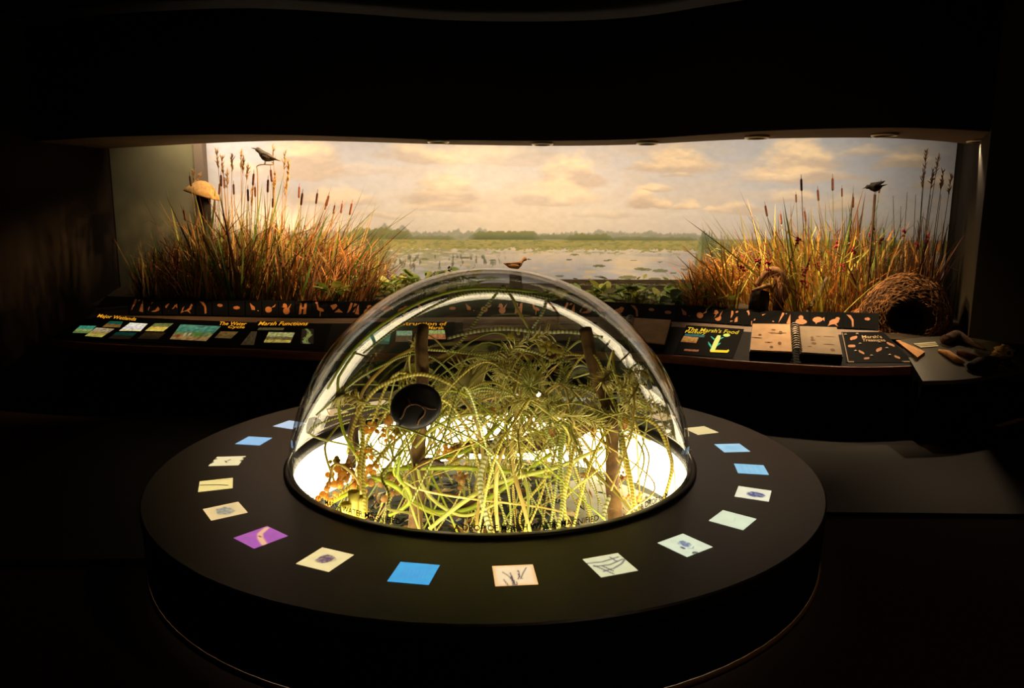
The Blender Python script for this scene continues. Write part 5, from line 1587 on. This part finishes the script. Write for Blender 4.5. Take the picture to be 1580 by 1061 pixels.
S([(640, 690), (670, 660), (720, 640), (780, 640)], .011, PL[0], 'p', (-.5, -.3))
S([(880, 520), (870, 550), (860, 600), (850, 650), (855, 700)], .008, SP[1], 's', (.1, -.2))
S([(1000, 640), (950, 620), (900, 600), (850, 590), (800, 600)], .009, SP[1], 's', (-.1, .1))
S([(500, 800), (505, 765), (510, 735), (520, 715), (548, 735), (560, 765)], .008, PL[3], 'p', -.6)
rs = random.Random(42)
def rand_pt(rmax=.95, zlo=.05, zhi=.8):
    while True:
        p = Vector((rs.uniform(-1, 1) * rmax, rs.uniform(-1, 1) * rmax, rs.uniform(zlo, zhi) + TZ))
        q = p - Vector((DC[0], DC[1], TZ + ZC))
        if q.length < rmax: return p
for k in range(120):
    a = rs.uniform(0, 2 * math.pi); rr = math.sqrt(rs.random()) * .9
    b = Vector((DC[0] + rr * math.cos(a), DC[1] + rr * math.sin(a), WELL_Z + .02))
    arch = rs.random() < .6
    t1 = rand_pt(.85, .0, .5)
    if arch:
        a2 = a + rs.uniform(.6, 2.6) * rs.choice([-1, 1]); r2 = rs.uniform(.3, .95)
        e = Vector((DC[0] + r2 * math.cos(a2), DC[1] + r2 * math.sin(a2), TZ + rs.uniform(-.25, .35)))
        mid = (b + e) / 2; mid.z = TZ + rs.uniform(.15, .62)
        pts = [b, b.lerp(mid, .5) + Vector((0, 0, rs.uniform(.05, .2))), mid, mid.lerp(e, .5) + Vector((rs.gauss(0, .06), rs.gauss(0, .06), rs.uniform(0, .1))), e]
    else:
        pts = [b, b + Vector((rs.gauss(0, .1), rs.gauss(0, .1), rs.uniform(.15, .35))), b + Vector((rs.gauss(0, .22), rs.gauss(0, .22), rs.uniform(.4, .65))), b + Vector((rs.gauss(0, .35), rs.gauss(0, .35), rs.uniform(.5, .95)))]
    if k % 5 < 3: strand('algae_filament', 'banded spiral algae filament in the tangle under the dome', 'banded algae filaments under the dome', pts, rs.uniform(.0045, .0085), rs.choice(S_FINE + S_SPIRAL[:2]), 28, 6)
    else: strand('water_stem', 'smooth green stem in the tangle under the dome', 'smooth stems under the dome', pts, rs.uniform(.0035, .0075), rs.choice(S_PLAIN), 28, 6, cat='stem')

# feathery water weed sprays
def feathery(base, d, L, rs_, m1, m2):
    o = thing('feathery_weed', 'feathery fine-needled water weed in the tangle under the dome', 'water weed', tuple(base), group='feathery water weeds under the dome')
    pts = [inside(base + q) - base for q in crom([Vector(), d * L * .5 + Vector((rs_.gauss(0, .05), rs_.gauss(0, .05), 0)), d * L + Vector((0, 0, -.06))], 14)]
    obj('stem', tube(pts, list(np.linspace(.007, .003, 15)), 5), m1, o)
    gs = []
    for i in range(1, 15):
        ax = (pts[i] - pts[i - 1]).normalized()
        for j in range(7):
            a = rs_.uniform(0, 6.28)
            o1 = ax.orthogonal().normalized(); o2 = ax.cross(o1)
            dr = (o1 * math.cos(a) + o2 * math.sin(a) + ax * .6).normalized() * rs_.uniform(.04, .08)
            p = pts[i]
            e = inside(base + p + dr) - base
            gs.append(tube([p, (p + e) / 2 + ax * .006, e], [.0028, .0026, .001], 4))
    obj('needles', join(*gs), m2, o)
M_needle = [mat('needle_green', (194, 190, 104), (158, 162, 78), rough=.4, scale=12, translucent=.4), mat('needle_yellow', (232, 222, 146), (206, 198, 106), rough=.4, scale=12, translucent=.4)]
for k in range(40):
    px, py = (rs.uniform(775, 1000), rs.uniform(560, 690)) if k < 31 else (rs.uniform(560, 780), rs.uniform(530, 720))
    if py < 560 and px > 900: px -= 70
    b = inside(aty(px, py, rs.uniform(-.55, .45)), .1)
    feathery(b, Vector((rs.gauss(0, 1), rs.gauss(0, .7), rs.gauss(.2, .6))).normalized(), rs.uniform(.18, .4), rs, S_PLAIN[2], rs.choice(M_needle))

# brown stems and twigs
M_stem = mat('brown_twig', (126, 96, 52), (78, 56, 34), rough=.7, scale=16, bump=.6)
M_stemd = mat('dark_brown_twig', (84, 60, 36), (48, 34, 24), rough=.7, scale=16, bump=.6)
def twig(label, pts, yy, rads, m, seed, lump=.2):
    q = [inside(aty(a, b, yy[0] + (yy[1] - yy[0]) * i / (len(pts) - 1)), .05) for i, (a, b) in enumerate(pts)]
    o = thing('brown_twig', label, 'twig', tuple(q[0]))
    v, f = lumpy_log([p - q[0] for p in q], rads, seed, 10, lump, 30)
    obj('bark', (v, f), m, o)
    return o
twig('tall upright brown twig behind the dark shell disc', [(640, 822), (644, 760), (645, 700), (650, 640), (652, 570), (650, 530), (653, 503)], (-.55, -.15), [.035, .036, .034, .03, .028, .03, .028], M_stem, 1.1)
twig('tall club-topped brown twig on the right under the dome', [(952, 812), (946, 760), (944, 700), (942, 640), (925, 600), (912, 550), (903, 508)], (-.55, -.05), [.038, .034, .034, .03, .024, .034, .036], M_stem, 5.2)
twig('thick brown branch lying across the back under the dome', [(700, 690), (770, 690), (830, 680), (880, 662), (940, 642), (1000, 622)], (.35, .3), [.03, .045, .06, .065, .05, .025], M_stemd, 3.3)
twig('short dark twig stub at the left under the dome', [(540, 720), (546, 690), (545, 660), (562, 610)], (-.1, -.05), [.03, .028, .028, .018], M_stemd, 7.9)
twig('dark broken twig knot on the right club-topped twig', [(930, 640), (940, 626), (952, 624)], (-.15, -.15), [.025, .04, .03], M_stemd, 2.9)
twig('small curled dark twig beside the left brown twig', [(645, 722), (655, 712), (668, 712), (685, 716)], (-.5, -.5), [.012, .018, .016, .01], M_stemd, 9.1)
twig('thin dark drifting twig at the lower centre under the dome', [(700, 800), (730, 770), (780, 745), (830, 735)], (-.5, -.3), [.015, .02, .02, .012], M_stemd, 4.4)

# dark shell disc with tan veins
dp = aty(642, 627, -.72)
disc = thing('shell_disc', 'dark oval shell disc with tan branching veins on the left twig', 'shell disc', tuple(dp), (0, 0, 0))
dq = (CAM - dp).normalized().to_track_quat('Z', 'Y').to_matrix()
Rd = Matrix.Rotation(math.radians(20), 3, 'Z')
k_ = .00286
def dmap(x, y, z): return dq @ (Rd @ Vector((x, y, z)))
v, f = blob((0, 0, 0), 40 * k_, 35 * k_, .035, 28, 12)
obj('shell', ([dmap(*p) for p in v], f), mat('shell_black', (24, 20, 15), (14, 12, 10), rough=.45, scale=12), disc)
M_vein = mat('shell_vein_tan', (104, 72, 38), (78, 54, 30), rough=.6, scale=20)
def vein(pts, r0):
    P_ = []
    for a, b in pts:
        x, y = a * k_, b * k_
        w = dq.transposed() @ (dq @ Vector((x, y, 0)))
        q = Rd.transposed() @ Vector((x, y, 0))
        e = 1 - (q.x / (40 * k_)) ** 2 - (q.y / (35 * k_)) ** 2
        P_.append(dq @ Vector((x, y, .035 * math.sqrt(max(e, 0)))))
    obj('vein', tube(crom(P_, 12), r0 * k_, 6), M_vein, disc)
vein([(-12, 12), (-8, 4), (0, 4), (8, 1), (22, -4), (30, -4)], 1.6)
vein([(-8, 4), (-16, -2), (-20, -12), (-24, -18)], 1.9)
vein([(8, 1), (13, -5), (11, -13), (4, -20), (2, -28)], 1.8)

# pale leaf
lp0 = aty(728, 585, -.1)
lf_o = thing('pale_leaf', 'broad pale olive leaf hanging in the centre of the tangle', 'leaf', tuple(lp0))
cors = [(704, 598), (722, 612), (742, 596), (753, 556), (733, 560), (712, 570)]
fr = [aty(a, b, -.1 + .04 * math.sin(i * 1.9)) - lp0 for i, (a, b) in enumerate(cors)]
ctr = sum(fr, Vector()) / 6 + Vector((0, -.03, 0))
bk_ = [p + Vector((0, .006, 0)) for p in fr]
obj('leaf_blade', (fr + [ctr] + bk_ + [ctr + Vector((0, .006, 0))], [(i, (i + 1) % 6, 6) for i in range(6)] + [(7 + (i + 1) % 6, 7 + i, 13) for i in range(6)] + [(i, 7 + i, 7 + (i + 1) % 6, (i + 1) % 6) for i in range(6)]), mat('leaf_pale_olive', (176, 164, 96), (142, 134, 70), rough=.5, scale=5, translucent=.35), lf_o)
obj('midrib', tube([fr[1].lerp(fr[0], .4) + Vector((0, -.01, 0)), ctr + Vector((0, -.006, 0)), fr[3] + Vector((0, -.004, 0))], .004, 5), S_PLAIN[2], lf_o)

# amber pods on thin stalks
M_amber = mat('amber_pod', (206, 148, 50), (160, 104, 36), rough=.3, scale=10, translucent=.4)
for k, (px, py, Y) in enumerate(((916, 652, -.2), (916, 668, -.2), (852, 668, -.3), (964, 655, -.3), (762, 640, -.3), (600, 652, -.4))):
    p = inside(aty(px, py, Y))
    o = thing('amber_pod', 'small amber vase-shaped pod hanging among the filaments', 'pod', tuple(p), group='amber pods under the dome')
    obj('pod', lathe([(.001, -.03), (.008, -.026), (.012, -.012), (.02, .008), (.017, .024), (.009, .032), (.012, .04), (.001, .04)], 12), M_amber, o)
    obj('stalk', tube([Vector((0, 0, .038)), Vector((.01, 0, .08)), Vector((0, .01, .14))], .003, 5), S_PLAIN[3], o)

# amber and brown lumpy colonies low on the left, green star clusters
M_colony = [mat('colony_amber', (250, 216, 124), (232, 184, 90), rough=.6, scale=18, translucent=.75), mat('colony_brown', (206, 170, 106), (170, 134, 80), rough=.7, scale=18, translucent=.6), mat('colony_yellow', (214, 204, 90), (178, 160, 60), rough=.5, scale=18, translucent=.4)]
for k, (px, py, Y, s, c) in enumerate(((505, 760, -.62, .045, 0), (520, 738, -.58, .05, 0), (535, 728, -.55, .05, 1), (555, 745, -.55, .05, 0), (520, 715, -.5, .035, 2), (575, 730, -.5, .04, 0), (600, 745, -.5, .05, 1), (560, 700, -.4, .035, 0),
                                       (588, 655, -.3, .035, 1), (600, 670, -.3, .03, 0), (570, 660, -.35, .035, 0), (612, 660, -.3, .035, 2), (700, 690, -.2, .045, 1), (690, 700, -.25, .035, 0), (715, 735, -.4, .04, 1), (985, 770, -.5, .026, 0), (968, 770, -.52, .022, 0), (960, 735, -.4, .024, 1), (905, 730, -.4, .024, 1),
                                       (880, 640, -.1, .03, 1), (770, 675, -.2, .03, 2), (820, 650, -.1, .03, 2), (790, 520, .1, .03, 2), (845, 530, .1, .05, 2), (860, 545, .1, .04, 2))):
    p = inside(aty(px, py, Y))
    o = thing('algae_colony', 'lumpy amber or brown algae colony clinging in the tangle', 'algae', tuple(p), group='lumpy algae colonies under the dome')
    g = [blob((rs.gauss(0, s * .6), rs.gauss(0, s * .4), rs.gauss(0, s * .6)), s * q_, s * q_, s * q_, 9, 6, .15, rs.random() * 9, 2.5) for q_ in [rs.uniform(.22, .42) for _ in range(11)]]
    obj('lobes', join(*g), M_colony[c], o)
obj_y = aty(545, 775, -.68)
o = thing('pale_tube_sponge', 'pale yellow upright tube growth at the lower left under the dome', 'tube growth', tuple(inside(aty(547, 800, -.68))))
off = Vector(o.location)
for dx, h in ((0, .13), (.035, .1), (-.03, .08)):
    obj('tube', lathe([(.02, 0), (.024, h * .5), (.027, h), (.02, h), (.016, h * .6)], 12, centre=(dx, dx * .4)), M_colony[2], o)

# litter on the floor of the well
rl = random.Random(8)
v, f, cols = [], [], []
for k in range(1500):
    a = rl.uniform(0, 6.28); r_ = math.sqrt(rl.random()) * .98
    x, y = DC[0] + r_ * math.cos(a), DC[1] + r_ * math.sin(a)
    if x > .45 and y > -.1 and rl.random() < .85: continue
    z = WELL_Z + .01 + rl.random() * .035
    L, w, an = rl.uniform(.015, .06), rl.uniform(.008, .03), rl.uniform(0, 6.28)
    e1, e2 = Vector((math.cos(an), math.sin(an), rl.gauss(0, .25))) * L, Vector((-math.sin(an), math.cos(an), rl.gauss(0, .25))) * w
    c = Vector((x, y, z)); n0 = len(v)
    v += [c - e1, c + e2 * .8, c + e1, c - e2 * .8, c + Vector((0, 0, .008))]
    f += [(n0, n0 + 1, n0 + 4), (n0 + 1, n0 + 2, n0 + 4), (n0 + 2, n0 + 3, n0 + 4), (n0 + 3, n0, n0 + 4)]
    cc = lin(rl.choice([(40, 52, 34), (54, 66, 40), (30, 34, 28), (96, 92, 50), (150, 104, 54), (196, 176, 130), (60, 50, 36), (34, 46, 36)]))
    cols += [cc] * 5
lit = link('leaf_litter', mesh('leaf_litter', v, f, False, None, np.array(cols)), vcol('leaf_litter_mix', .7))
tag(lit, 'dark leaf litter and chips covering the floor under the dome', 'leaf litter', kind='stuff')
